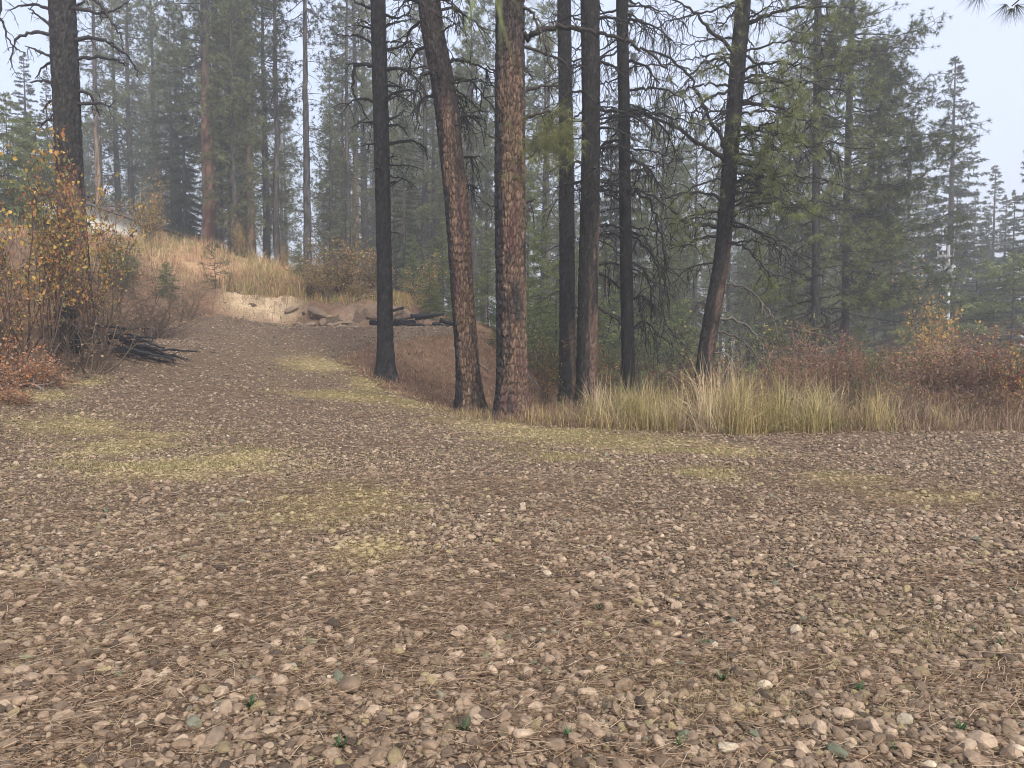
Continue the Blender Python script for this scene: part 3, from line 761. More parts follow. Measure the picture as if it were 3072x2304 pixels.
plant('pine_red', 211, 42, 'red-barked pine trunk rising from the crest of the golden grass', 25, group=G1, rz=.4)
plant('pine_grey', 222, 46, 'grey pine close behind the red-barked trunk on the bank', 23, group=G1)
plant('pine_tan', 254, 44, 'purplish tan pine right of the red-barked trunk', 21, group=G1)
plant('pine_slim', 280, 43, 'very slim twin-looking pine left of the bright sky gap', 21, group=G1)
plant('pine_bare', 309, 40, 'bare-limbed grey pine standing right against the bright sky gap', 20, group=G1)
plant('pine_bare', 349, 47, 'thin tan pine with bare arching limbs behind the bank brush', 21, group=G1, wide=.85)
plant('pine_tan', 103, 52, 'pale straight pine directly right of the thick left pine', 23, group=G1, wide=.9)
plant('fir_tall', 188, 49, 'dense dark fir behind the golden shrub on the bank', 15, name='fir_tree', group=G1, wide=.75)
plant('fir_slim', 176, 52, 'slender dark fir beside the dense one on the bank', 17, name='fir_tree', group=G1)
plant('pine_tan', 236, 55, 'broad green pine filling the gap between the red and tan trunks', 22, group=G1)
plant('pine_tan', 160, 60, 'broad hazy pine above the house roof', 24, group=G1)
plant('pine_grey', 134, 56, 'grey pine over the right end of the house', 23, group=G1)
plant('fir_tall', 33, 52, 'pointed fir left of the thick dark pine', top=52, name='fir_tree', group=G1, wide=1.1)
plant('fir_slim', 54, 56, 'second pointed fir peeping out beside the thick dark pine', top=70, name='fir_tree', group=G1)
plant('fir_bushy', 14, 32, 'bright green young fir at the left edge of the picture', top=92, name='fir_tree', group=G1, wide=.75)
plant('fir_bushy', 42, 36, 'green bushy fir behind the orange-leaved saplings', top=112, name='fir_tree', group=G1, wide=.7)
plant('fir_tall', 947, 60, 'tall conical fir behind the utility pole', top=57, name='fir_tree', group=G4, wide=1.3)
plant('fir_tall', 1032, 50, 'conical fir cut off by the right edge of the picture', top=92, name='fir_tree', group=G4)
plant('fir_slim', 990, 75, 'pale hazy fir between the pole fir and the right edge', top=165, name='fir_tree', group=G4, wide=1.3)
plant('fir_tall', 1010, 62, 'low dark fir in front of the pale hazy one', top=190, name='fir_tree', group=G4)
plant('fir_tall', 905, 66, 'hazy fir filling the space left of the utility pole', top=120, name='fir_tree', group=G4)
plant('fir_bushy', 975, 44, 'green bushy fir right of the yellow sapling', top=262, name='fir_tree', group=G4, wide=1.2)
plant('fir_bushy', 1012, 42, 'green bushy fir above the russet shrubs at the right edge', top=255, name='fir_tree', group=G4, wide=1.2)
plant('fir_bushy', 915, 40, 'green bushy fir left of the yellow sapling', top=318, name='fir_tree', group=G4, wide=1.1)
plant('fir_young', 541, 27, 'green young fir right of the stout tan trunk', top=212, name='fir_tree', group=G3, wide=.8)
plant('fir_young', 528, 31, 'taller young fir peeping between the two cinnamon trunks and the dark one', top=170, name='fir_tree', group=G3, wide=.7)
plant('fir_young', 488, 33, 'young fir in the gap between the two cinnamon trunks', top=232, name='fir_tree', group=G3, wide=.8)
plant('fir_young', 443, 34, 'light green young fir left of the leaning trunk', top=222, name='fir_tree', group=G3, wide=.9)
plant('fir_young', 414, 37, 'young fir behind the slim charcoal pine', top=235, name='fir_tree', group=G3)
plant('fir_bushy', 300, 35, 'small dark green fir below the bright sky gap', top=243, name='fir_tree', group=G3, wide=.8)
plant('fir_bushy', 168, 29, 'low dark green fir on the brown slope', top=262, name='fir_tree', group=G3)
plant('fir_young', 655, 34, 'hazy young fir behind the drooping bare twigs', top=262, name='fir_tree', group=G3)
plant('fir_young', 606, 36, 'hazy young fir right of the thick dark trunk', top=240, name='fir_tree', group=G3)
plant('fir_young', 672, 44, 'pale young fir left of the curved pine', top=252, name='fir_tree', group=G3)
plant('fir_bushy', 770, 33, 'pale green bushy fir right of the curved pine', top=318, name='fir_tree', group=G3)
plant('pine_sapling', 217, 31, 'knee-high pine sapling on the bank edge', top=247, name='pine_sapling', cat='sapling', wide=1.2)
plant('pine_sapling', 330, 33, 'thin young pine sapling near the leaning dead branches', top=252, name='pine_sapling', cat='sapling')

for (px_, d_, k_, H_, lab_) in ((770, 56, 'pine_full', 20, 'broad hazy green pine right behind the curved pine'), (885, 58, 'pine_full', 21, 'broad hazy green pine behind the feathery pine'), (800, 52, 'fir_tall', 18, 'full green fir behind the cone-dotted pine'),
     (660, 40, 'pine_full', 16, 'broad green pine behind the drooping bare twigs'), (545, 42, 'pine_full', 17, 'broad green pine behind the gap right of the stout trunk'), (475, 44, 'pine_full', 18, 'broad green pine behind the gap between the cinnamon trunks'),
     (425, 46, 'pine_full', 19, 'broad green pine left of the leaning trunk'), (405, 41, 'fir_slim', 11, 'mid-sized green fir behind the slim charcoal pine'), (610, 45, 'fir_tall', 16, 'full green fir between the dark trunks'), (268, 46, 'pine_full', 19, 'leafy green pine overlapping the purplish tan trunk'),
     (238, 41, 'pine_full', 15, 'leafy green pine just right of the red-barked trunk'), (122, 58, 'pine_full', 21, 'leafy hazy pine right of the thick left pine')):
    plant(k_, px_, d_, lab_, H_, name='fir_tree' if k_.startswith('fir') else 'pine_tree', group='fuller green conifers in the middle distance')
for (px_, d_, tp_, lab_) in ((455, 29, 285, 'low green fir at the top of the slope behind the leaning trunk'), (500, 26, 300, 'low green fir seen between the two cinnamon trunks'), (556, 25, 262, 'green young fir touching the second dark trunk'), (604, 27, 300, 'low green fir right of the thick dark trunk'),
     (576, 30, 250, 'green young fir between the two dark trunks'), (645, 28, 318, 'low green fir behind the thin black trunk'), (683, 30, 300, 'low green fir left of the curved pine'), (430, 31, 262, 'green young fir over the log pile'), (860, 30, 322, 'low green fir right of the feathery pine'), (750, 29, 330, 'low green fir in the hollow right of the curved pine')):
    plant('fir_young', px_, d_, lab_, top=tp_, name='fir_tree', group=G3, wide=1.1)

# the rest of the forest: individually planted, hazy and alike
MARKS = [(-200, 'the left picture edge'), (70, 'the thick left pine'), (211, 'the red-barked trunk'), (254, 'the purplish tan pine'), (309, 'the sky gap'), (381, 'the slim charcoal pine'),
 (452, 'the leaning trunk'), (511, 'the stout trunk'), (566, 'the second dark trunk'), (590, 'the thick dark trunk'), (625, 'the thin black trunk'), (728, 'the curved pine'), (817, 'the cone-dotted pine'),
 (848, 'the feathery pine'), (947, 'the utility pole'), (1400, 'the right picture edge')]
SORT = {'pine_grey': 'grey pine', 'pine_full': 'broad pine', 'pine_slim': 'slim pine', 'fir_tall': 'tall fir', 'fir_slim': 'narrow fir', 'pine_tan': 'tan-trunked pine', 'pine_bare': 'bare-limbed pine'}
RANK = ['first', 'second', 'third', 'fourth', 'fifth', 'sixth', 'seventh', 'eighth', 'ninth', 'tenth', 'eleventh', 'twelfth', 'thirteenth', 'fourteenth', 'fifteenth', 'sixteenth', 'seventeenth', 'eighteenth', 'nineteenth', 'twentieth']
fr = np.random.default_rng(77); placed = []
kinds = ['pine_grey', 'pine_full', 'pine_slim', 'pine_full', 'fir_slim', 'pine_tan', 'pine_full', 'pine_tan']
count = 0; far = {}
for it in range(1500):
    if count >= 165: break
    d = fr.uniform(46, 112)**1.0; px = fr.uniform(-100, 1124)
    if 288 < px < 322 and d < 200: continue
    if 268 < px < 330 and fr.uniform() < .6: continue
    if 80 < px < 290 and fr.uniform() < .5: continue
    if (px < 60 and d < 60) or (900 < px < 1060 and d < 62): continue
    x = P(px, 342, d)[0]
    if any((x-a)**2+(d-b)**2 < 3.2**2 for a, b in placed): continue
    k = kinds[fr.integers(len(kinds))]; H = fr.uniform(17, 27)
    z = float(hz(x, d))
    if px < 58: H = min(H, float(P(px, 120+fr.uniform(-15, 60), d)[2]-z)); k = ['fir_tall', 'fir_slim'][fr.integers(2)]
    elif px < 100: H = min(H, float(P(px, 70+fr.uniform(-25, 60), d)[2]-z)); k = ['fir_tall', 'fir_slim'][fr.integers(2)]
    elif px < 135: H = min(H, float(P(px, 20+fr.uniform(-25, 60), d)[2]-z))
    elif px > 885: H = min(H, float(P(px, 205+fr.uniform(-45, 50), d)[2]-z)); k = ['fir_tall', 'fir_slim'][fr.integers(2)]
    elif 260 < px < 345: H = min(H, float(P(px, 60+fr.uniform(-70, 160), d)[2]-z))
    if H < 4: continue
    placed.append((x, d)); count += 1
    gap = max(i for i, (m_, _) in enumerate(MARKS) if px >= m_)
    e = plant(k, px, d, '', H, name='fir_tree' if k.startswith('fir') else 'pine_tree', group=G2, rz=fr.uniform(0, 6.28))
    far.setdefault((gap, k), []).append((px, e))
for (gap, k), lst in far.items():
    lst.sort(key=lambda q: q[0])
    for i, (px, e) in enumerate(lst):
        e['label'] = (RANK[min(i, 19)]+' ' if len(lst) > 1 else '') + 'hazy %s far back between %s and %s' % (SORT[k], MARKS[gap][1], MARKS[gap+1][1])

# ------------------------------------------------------------------ shrubs
def shrub_proto(seed, H, spread, stems, twigs, leaf, leafn, cols, bark, droop=.0, upright=1.0, weights=None, leafless=.2, low=2):
    r = np.random.default_rng(seed); sb, lb = MB(), MB(); tips = []
    for s in range(stems):
        a = r.uniform(0, 6.28); d = unit(np.array((math.cos(a)*.45, math.sin(a)*.45, upright)) + r.normal(size=3)*.12); l = H*r.uniform(.55, 1.08)
        q = [np.array((math.cos(a)*.08*spread, math.sin(a)*.08*spread, -.08))]
        for k in range(7): d = unit(d+r.normal(size=3)*.13*spread+np.array((0, 0, -droop*.1*k+.02))); q.append(q[-1]+d*l/7)
        q = np.array(q); tube(sb, q, np.linspace(.013*H**.5, .003, 8), 4, np.array(bark)*r.uniform(.7, 1.3), cap=False)
        for t in range(twigs):
            i = r.integers(low, 8); d2 = unit(d*.4+r.normal(size=3)*.9+np.array((0, 0, .25))); l2 = l*r.uniform(.1, .32)
            q2 = np.array([q[i], q[i]+d2*l2*.5+r.normal(size=3)*.03*l2, q[i]+d2*l2+np.array((0, 0, -.08*l2))])
            tube(sb, q2, [.006, .0045, .0025], 3, np.array(bark)*r.uniform(.7, 1.3), cap=False)
            if r.uniform() < leafless: continue
            for m in range(leafn):
                u = r.uniform(.2, 1.1); tips.append(q2[0]*(1-u)+q2[2]*u + r.normal(size=3)*.045)
    tips = np.array(tips); n = len(tips)
    cols = np.array(cols, float); ci = r.choice(len(cols), n, p=weights); cc = cols[ci]*r.uniform(.7, 1.3, (n, 1))
    a = unit(r.normal(size=(n, 3))); b = unit(np.cross(a, r.normal(size=(n, 3)))); L = leaf*r.uniform(.6, 1.2, (n, 1)); Wd = L*r.uniform(.3, .5, (n, 1))
    cv = np.cross(a, b)*L*.18
    v = np.stack([tips-a*L*.5, tips+b*Wd+cv, tips+a*L*.5, tips-b*Wd+cv], 1).reshape(-1, 3)
    f = (np.arange(n)[:, None]*4 + np.array([[0, 1, 2, 0, 2, 3]])).reshape(-1, 3)
    lb.add(v, f, np.repeat(cc, 4, 0))
    return sb.mesh('stems', TWIG, True), lb.mesh('foliage', LEAF), H
YEL, ORA, OLV, RUS, BRN, TAN_, GRN, RED_ = (.46, .31, .09), (.38, .17, .075), (.23, .21, .08), (.215, .128, .092), (.15, .09, .06), (.36, .25, .165), (.085, .12, .055), (.40, .07, .05)
SHR = {
 'amber': shrub_proto(1, 3.4, 1.0, 6, 22, .085, 7, [YEL, ORA, OLV, BRN], (.075, .052, .04), 0, 1.4, [.34, .18, .26, .22], .1, 4),
 'amber2': shrub_proto(2, 2.6, 1.2, 12, 26, .075, 5, [ORA, BRN, OLV, YEL], (.08, .055, .045), .0, 1.1, [.25, .35, .22, .18], .3),
 'golden': shrub_proto(3, 2.0, 1.0, 14, 26, .06, 6, [YEL, TAN_, OLV], (.10, .075, .055), 0, 1.2, [.5, .25, .25], .0),
 'brush': shrub_proto(4, 1.6, 1.6, 18, 18, .05, 1, [BRN, TAN_, RUS], (.11, .08, .058), .15, .8, None, .5),
 'russet': shrub_proto(5, 1.7, 1.3, 22, 32, .046, 6, [RUS, BRN, (.30, .17, .11), TAN_], (.22, .135, .10), .05, 1.1, [.4, .25, .22, .13], .05),
 'russet2': shrub_proto(6, 1.5, 1.4, 16, 22, .05, 5, [RUS, (.27, .135, .085), YEL, OLV], (.19, .115, .085), .05, 1.0, [.46, .24, .14, .16], .1),
 'sapling': shrub_proto(11, 6.0, .8, 10, 60, .12, 7, [YEL, (.50, .28, .08), OLV, ORA], (.1, .07, .05), 0, 1.9, [.5, .2, .2, .1], .0),
 'tan': shrub_proto(10, 2.0, 1.3, 18, 26, .075, 6, [OLV, TAN_, YEL, (.30, .17, .10)], (.12, .09, .065), .05, 1.0, [.3, .34, .2, .16], .0),
 'green': shrub_proto(7, 1.5, 1.1, 14, 24, .05, 6, [GRN, (.12, .15, .07), OLV], (.08, .065, .05), 0, 1.2, None, .0),
 'orange': shrub_proto(8, .8, 1.6, 16, 18, .05, 4, [ORA, (.36, .21, .12), RUS, TAN_], (.2, .12, .08), .2, .8, [.3, .32, .18, .20], .2),
 'flame': shrub_proto(9, 1.9, 1.0, 12, 22, .06, 6, [YEL, ORA, RED_, OLV], (.1, .07, .05), 0, 1.3, [.5, .2, .12, .18], .0),
}
def shrub(kind, px, d, label, H=None, top=None, group=None, wide=1.0, name='shrub'):
    sm, fm, PH = SHR[kind]; x = P(px, 342, d)[0]; z = float(hz(x, d))
    if top is not None: H = max(.3, float(P(px, top, d)[2]-z))
    s = 1.12*(H or PH)/PH; e = thing(name, (x, d, z), label, 'shrub', group)
    e.rotation_euler = (0, 0, rng.uniform(0, 6.28)); e.scale = (s*wide, s*wide, s)
    obj('stems', sm, e); obj('foliage', fm, e); return e
SG = 'autumn shrubs on the left bank'; SR = 'shrubs along the right edge of the gravel'
for a in (('amber', 52, 17.0, 'tallest amber-leaved sapling in front of the thick dark pine', 152, .6), ('amber', 18, 16.4, 'amber sapling left of the tallest one, near the picture edge', 182, .8),
          ('amber', 36, 16.0, 'amber sapling between the tallest one and the picture edge', 172, .7), ('amber', 76, 17.6, 'short amber sapling hugging the thick dark pine', 212, .6), ('amber', 98, 18.3, 'amber sapling just right of the thick dark pine', 196, .6), ('amber2', 3, 15.6, 'orange-brown shrub cut off by the left picture edge', 250, .7), ('brush', 88, 17.2, 'bare brown brush right of the thick pine base', 296, 1.2),
          ('orange', 14, 14.6, 'low orange shrub at the left edge of the gravel', 338, 1.0), ('orange', 36, 15.2, 'second low orange shrub nearer the thick pine', 350, .8),
          ('orange', 5, 13.2, 'lowest orange shrub at the far left corner of the gravel', 378, 1.2), ('golden', 150, 37, 'golden shrub in front of the house', 192, .8),
          ('golden', 244, 40, 'golden-brown shrub between two trunks on the crest', 222, .7), ('golden', 286, 38, 'yellow-green shrub right of the slim pine', 248, .6),
          ('brush', 146, 24, 'bare brush heap halfway up the brown slope', 280, 1.3), ('brush', 188, 27, 'bare brush at the lower end of the brown slope', 292, 1.2),
          ('tan', 342, 32, 'tan and olive shrub behind the turning place', 246, 1.1), ('tan', 372, 33, 'tan shrub directly left of the slim charcoal pine', 252, 1.1),
          ('tan', 312, 31, 'olive shrub over the cut bank', 262, 1.0), ('golden', 424, 33, 'yellow shrub behind the pile of logs', 262, .9), ('tan', 358, 30.6, 'low olive brush above the log pile', 283, 1.2),
          ('brush', 325, 31, 'bare brush above the cut bank', 282, 1.2), ('green', 118, 27, 'small green shrub below the house wall', 238, .9), ('brush', 130, 29, 'bare brush just under the golden grass', 262, 1.4), ('brush', 160, 23.5, 'bare brush low on the brown slope', 290, 1.3), ('brush', 205, 33, 'thin brush at the grass edge above the cut bank', 276, 1.2), ('tan', 262, 34, 'olive brush at the top of the cut bank', 276, 1.0), ('green', 232, 32, 'small green shrub beside the pine sapling', 282, .9), ('brush', 110, 21, 'bare brush between the thick pine and the brown slope', 280, 1.2)):
    shrub(a[0], a[1], a[2], a[3], top=a[4], group=SG, wide=a[5])
for a in (('russet', 812, 17.0, 'russet shrub at the foot of the cone-dotted pine', 340, 1.0), ('russet', 790, 16.4, 'russet shrub left of the pair of tall right-hand pines', 366, 1.0),
          ('russet', 838, 16.6, 'russet shrub between the two tall pines on the right', 348, .9), ('russet2', 866, 16.8, 'russet shrub right of the feathery pine', 346, .9),
          ('green', 872, 16.0, 'dark green shrub amid the russet thicket', 362, .7), ('green', 806, 18.5, 'pale green shrub peeping above the russet ones', 330, .8), ('green', 905, 18.5, 'grey-green shrub in front of the misty gap', 362, 1.0),
          ('russet2', 896, 15.4, 'low russet shrub in front of the misty gap', 384, 1.1), ('russet2', 925, 15.6, 'russet shrub with yellow leaves below the utility pole', 380, 1.2),
          ('russet', 955, 16.2, 'tall russet shrub below the yellow sapling', 350, 1.1), ('russet', 985, 15.8, 'tall russet shrub between yellow sapling and right edge', 344, 1.1), ('russet', 1016, 15.2, 'tall russet shrub at the right picture edge', 342, 1.1),
          ('flame', 1016, 14.9, 'yellow and red shrub at the right picture edge', 348, .7), ('russet2', 945, 14.8, 'yellow-flecked low shrub near the gravel edge', 392, 1.2), ('russet2', 990, 14.5, 'yellow-flecked low shrub in the right corner', 388, 1.2),
          ('sapling', 950, 34, 'bright yellow sapling under the utility pole', 302, .8), ('russet', 762, 17.6, 'russet shrub right of the curved pine base', 376, 1.0), ('brush', 742, 16.5, 'bare brush right of the curved pine', 384, 1.0),
          ('brush', 660, 18.5, 'bare brush left of the curved pine', 372, 1.1), ('amber2', 545, 20, 'brown shrub behind the stout tan trunk', 350, .8), ('amber2', 606, 21, 'brown shrub between two dark trunks', 352, .8),
          ('brush', 648, 24, 'dark brush behind the thin black trunk', 340, 1.2), ('green', 560, 24, 'olive shrub between the stout tan and dark trunks', 325, 1.0), ('russet2', 688, 22, 'hazy russet shrub behind the curved pine', 352, 1.1),
          ('green', 735, 26, 'hazy green shrub right of the curved pine', 335, 1.2), ('green', 640, 30, 'hazy olive bush deep behind the thin trunk', 325, 1.5), ('brush', 600, 15.9, 'grey-brown brush clump in front of the thick dark trunk', 392, 1.0), ('brush', 645, 15.0, 'grey-brown brush clump right of the thin black trunk', 392, 1.0), ('brush', 690, 14.6, 'grey-brown brush clump in front of the curved pine', 386, .9), ('brush', 752, 14.4, 'grey-brown brush clump amid the tall yellow grass', 380, 1.0), ('brush', 800, 14.6, 'grey-brown brush clump in front of the cone-dotted pine', 374, 1.0),
          ('brush', 850, 14.6, 'grey-brown brush clump in front of the feathery pine', 376, 1.1), ('brush', 915, 14.3, 'grey-brown brush clump beneath the utility pole', 382, 1.0), ('brush', 972, 14.2, 'grey-brown brush clump near the right picture edge', 378, 1.0), ('russet2', 722, 18.0, 'tan shrub at the curved pine', 372, 1.0)):
    shrub(a[0], a[1], a[2], a[3], top=a[4], group=SR, wide=a[5])

# ------------------------------------------------------------------ grasses and litter (nobody could count them)
def blades(mb, x, y, h, wid, cols, r, lean=.35, zoff=0.0):
    n = len(x); b = np.stack([x, y, hz(x, y)+zoff], 1); a = r.uniform(0, 6.28, n); ln = lean*np.abs(r.normal(size=n))
    dv = np.stack([np.cos(a), np.sin(a), 0*a], 1); sd = np.stack([-np.sin(a), np.cos(a), 0*a], 1)
    fa = r.uniform(0, 6.28, n); sd = np.stack([np.cos(fa), np.sin(fa), 0*fa], 1)
    h = np.asarray(h)[:, None]; w = np.broadcast_to(wid, (n,))[:, None]
    up = np.array((0, 0, 1.0))
    m = b + up*h*.55 + dv*h*(ln*.35)[:, None]; t = b + up*h*(1-.35*np.minimum(ln, 1.6))[:, None] + dv*h*(ln*1.0)[:, None]
    v = np.stack([b-sd*w*.5, b+sd*w*.5, m-sd*w*.42, m+sd*w*.42, t], 1).reshape(-1, 3)
    f = (np.arange(n)[:, None]*5 + np.array([[0, 1, 3, 0, 3, 2, 2, 3, 4]])).reshape(-1, 3)
    mb.add(v, f, np.repeat(cols, 5, 0))
def pick(r, n, cols, p=None): 
    c = np.array(cols)[r.choice(len(cols), n, p=p)]; return c*r.uniform(.7, 1.3, (n, 1))
STRAW, HAY, DEAD, GOLD, PALE = (.41, .33, .15), (.31, .265, .11), (.17, .11, .075), (.46, .29, .12), (.52, .42, .27)
r = np.random.default_rng(41); mb = MB()
# belt behind the right edge of the gravel: clumps that splay and mat together
def edge_y(x): return 13.3 + np.interp(x, [0, 1.6, 3.9, 8.8, 13], [1.7, .95, .1, .2, .3])
def clumps(n, x0, x1, back, hr, cnt, colset, spread, lean, wd):
    for _ in range(n):
        cx = r.uniform(x0, x1); cy = edge_y(cx) + abs(r.normal())*back + r.uniform(-.2, .15); m = r.integers(*cnt); h0 = r.uniform(*hr)*(.45+.55*min(1, max(0, (cy-edge_y(cx)+.25)/.6)))
        ox, oy = r.normal(size=m)*spread, r.normal(size=m)*spread; c0 = np.array(colset[r.integers(len(colset))])*r.uniform(.75, 1.25)
        blades(mb, cx+ox, cy+oy, h0*r.uniform(.35, 1.15, m), wd, c0[None]*r.uniform(.6, 1.4, (m, 1)), r, np.where(r.uniform(size=m) < .25, 1.7, lean)*r.uniform(.6, 1.3))
clumps(190, 1.6, 6.9, 1.1, (.2, 1.3), (18, 60), [STRAW, HAY, STRAW, PALE, (.30, .28, .12)], .09, .5, .009)
clumps(330, 1.0, 12.6, 1.1, (.2, .8), (14, 40), [DEAD, (.30, .20, .14), (.44, .33, .24), RUS, TAN_, HAY], .15, .7, .009)
clumps(260, 6.0, 12.6, 1.2, (.4, 1.1), (6, 18), [(.44, .33, .24), (.36, .25, .18), DEAD, TAN_], .14, .55, .008)
clumps(260, .6, 12.6, .15, (.08, .25), (10, 26), [DEAD, BRN, (.25, .16, .11), HAY], .14, 1.4, .010)
clumps(9, 3.5, 4.1, .5, (1.0, 1.6), (60, 110), [STRAW, PALE], .12, .28, .009)
clumps(12, 2.2, 3.0, .7, (.7, 1.1), (50, 90), [STRAW, PALE, HAY], .14, .32, .009)
# around the trunk bases
n = 2600; x = r.uniform(-1.6, 3.0, n); y = 14.6 - .55*np.minimum(x, 1.6) + np.abs(r.normal(size=n))*1.1; blades(mb, x, y, r.uniform(.1, .5, n)*sstep(-2.2, 1.0, x)+.05, .009, pick(r, n, [DEAD, HAY, (.25, .16, .11), STRAW]), r, .5)
tag(obj('tall_grass', mb.mesh('tall_grass', BLADE)), 'tall dry yellow and brown grass along the right edge of the gravel', 'grass', kind='stuff')
mb = MB()
n = 26000; x = r.uniform(-31, -8.2, n); y = r.uniform(28.5, 50, n); k = (hz(x, y) > 3.0+1.1*sstep(36, 30, y)*(x < -11)) & (fbm(x*.5, y*.5, 71) > .33); x, y = x[k], y[k]; n = len(x)
pt = fbm(x*.7, y*.7, 73)[:, None]; cl = fbm(x*2.2, y*2.2, 74)
blades(mb, x, y, (.12+.75*sstep(.3, .7, cl))*r.uniform(.5, 1.2, n), .024, np.where(pt > .55, pick(r, n, [(.46, .29, .18), (.42, .25, .15), (.36, .20, .13)]), np.where(pt > .43, pick(r, n, [(.44, .33, .17), (.38, .29, .14), (.50, .38, .23)]), pick(r, n, [(.27, .23, .10), (.33, .27, .12), (.20, .14, .09)]))), r, np.where(r.uniform(size=n) < .35, 1.2, .4))
n = 4200; x = r.uniform(-11, -4, n); y = r.uniform(29.4, 36, n); blades(mb, x, y, r.uniform(.12, .5, n), .02, pick(r, n, [STRAW, OLV, HAY, (.40, .22, .11)]), r, .4)
tag(obj('bank_grass', mb.mesh('bank_grass', BLADE)), 'golden orange dry grass covering the bank below the house', 'grass', kind='stuff')
mb = MB()
# dead stalks, weeds and drifted needles on the slopes
n = 30000; x = r.uniform(-20, -8.4, n); y = r.uniform(9, 33, n); k = (road_sd(x, y) < -.1) & (fbm(x*.8, y*.8, 81) > .3); x, y = x[k], y[k]; n = len(x)
blades(mb, x, y, r.uniform(.05, .42, n)*(.35+fbm(x*1.1, y*1.1, 83)), .012, pick(r, n, [DEAD, (.22, .145, .10), (.30, .20, .13), BRN, HAY], [.34, .28, .18, .12, .08]), r, .75)
n = 20000; x = r.uniform(-5.5, 4.5, n); y = r.uniform(14.5, 29, n); k = (road_sd(x, y) < -.05); x, y = x[k], y[k]; n = len(x)
blades(mb, x, y, r.uniform(.05, .20, n), .013, pick(r, n, [(.17, .10, .062), (.26, .16, .10), (.42, .29, .19), (.09, .052, .034)]), r, 2.2, -.01)
for T_ in (T0, T1, T2, T3, T4, T5, T6, T7):
    n = 420; a_ = r.uniform(0, 6.28, n); q_ = T_['r'][6] + np.abs(r.normal(size=n))*.28; blades(mb, T_['base'][0]+np.cos(a_)*q_, T_['base'][1]+np.sin(a_)*q_, r.uniform(.04, .22, n), .012, pick(r, n, [DEAD, (.26, .17, .12), (.12, .075, .05), (.38, .27, .19)]), r, 1.2, .01)
n = 9000; x = r.uniform(1, 14, n); y = r.uniform(16, 34, n); blades(mb, x, y, r.uniform(.1, .6, n), .016, pick(r, n, [DEAD, (.2, .14, .09), RUS, OLV]), r, .5)
n = 3000; x = r.uniform(-13.5, -8.6, n); y = r.uniform(10.5, 15.5, n); k = (road_sd(x, y) < .2); x, y = x[k], y[k]; n = len(x); blades(mb, x, y, r.uniform(.05, .3, n), .012, pick(r, n, [ORA, (.36, .19, .09), TAN_, RUS]), r, .9)
tag(obj('dead_undergrowth', mb.mesh('dead_undergrowth', BLADE)), 'dead stalks and drifted needles on the brown slopes beside the gravel', 'undergrowth', kind='stuff')

# ------------------------------------------------------------------ gravel
def stone_mesh(seed, angular):
    import bmesh
    r = np.random.default_rng(seed); bm = bmesh.new(); bmesh.ops.create_icosphere(bm, subdivisions=2, radius=.5)
    me = bpy.data.meshes.new('stone'); 
    pl = [(unit(r.normal(size=3)), r.uniform(.28, .42)) for _ in range(angular)]
    sq = np.array((1.0, r.uniform(.62, .9), r.uniform(.42, .66)))
    for v in bm.verts:
        p = np.array(v.co)
        for nrm, dd in pl:
            k = p @ nrm
            if k > dd: p = p - nrm*(k-dd)*.92
        v.co = p*sq*(1+.05*math.sin(7*p[0]+seed)+.04*math.sin(9*p[1]+2*seed))
    bm.to_mesh(me); bm.free(); me.materials.append(STONE)
    me.polygons.foreach_set('use_smooth', np.full(len(me.polygons), angular < 5)); return me
STONES = [stone_mesh(200+i, [3, 8, 10, 12, 9, 14, 5, 11][i % 8]) for i in range(16)]
proto_col = bpy.data.collections.new('stone_shapes')
for i, me in enumerate(STONES):
    o = bpy.data.objects.new('stone_shape_%02d' % i, me); proto_col.objects.link(o)
r = np.random.default_rng(55); X, Y, D = [], [], []
for (d0, d1, n, med, sg) in ((2.2, 4.2, 36000, .0225, .58), (4.2, 7, 46000, .0245, .54), (7, 11, 36000, .029, .46), (11, 16, 26000, .040, .36), (16, 29, 34000, .058, .34)):
    d = np.sqrt(r.uniform(d0**2, d1**2, n)); x = r.uniform(-1, 1, n)*(.82*d+.5)
    k = road_sd(x, d) > .05 - .5*r.uniform(size=n)**3; x, d = x[k], d[k]
    lm = litter_mask(x, d); k = r.uniform(size=len(x)) > lm*.30; x, d = x[k], d[k]
    X.append(x); Y.append(d); D.append(np.clip(med*np.exp(r.normal(size=len(x))*sg), .009, .095))
X, Y, D = np.concatenate(X), np.concatenate(Y), np.concatenate(D)
n = len(X); co = np.stack([X, Y, hz(X, Y)+.03+D*r.uniform(.02, .2, n)], 1)
me = bpy.data.meshes.new('gravel'); me.vertices.add(n); me.vertices.foreach_set('co', co.astype(np.float32).ravel())
def fattr(nm, tp, data, key='value'):
    a = me.attributes.new(nm, tp, 'POINT'); a.data.foreach_set(key, np.ascontiguousarray(data).ravel())
fattr('stone_scale', 'FLOAT', D.astype(np.float32))
fattr('stone_rot', 'FLOAT_VECTOR', np.stack([r.normal(size=n)*.3, r.normal(size=n)*.3, r.uniform(0, 6.28, n)], 1).astype(np.float32), 'vector')
fattr('stone_pick', 'INT', r.integers(0, len(STONES), n).astype(np.int32))
gravel = obj('gravel', me); tag(gravel, 'loose tan gravel covering the whole driveway', 'gravel', kind='stuff')
ng = bpy.data.node_groups.new('gravel_nodes', 'GeometryNodeTree')
ng.interface.new_socket('Geometry', in_out='INPUT', socket_type='NodeSocketGeometry'); ng.interface.new_socket('Geometry', in_out='OUTPUT', socket_type='NodeSocketGeometry')
gi, go = ng.nodes.new('NodeGroupInput'), ng.nodes.new('NodeGroupOutput')
ci = ng.nodes.new('GeometryNodeCollectionInfo'); ci.inputs['Collection'].default_value = proto_col; ci.inputs['Separate Children'].default_value = True; ci.inputs['Reset Children'].default_value = True
ip = ng.nodes.new('GeometryNodeInstanceOnPoints'); ip.inputs['Pick Instance'].default_value = True
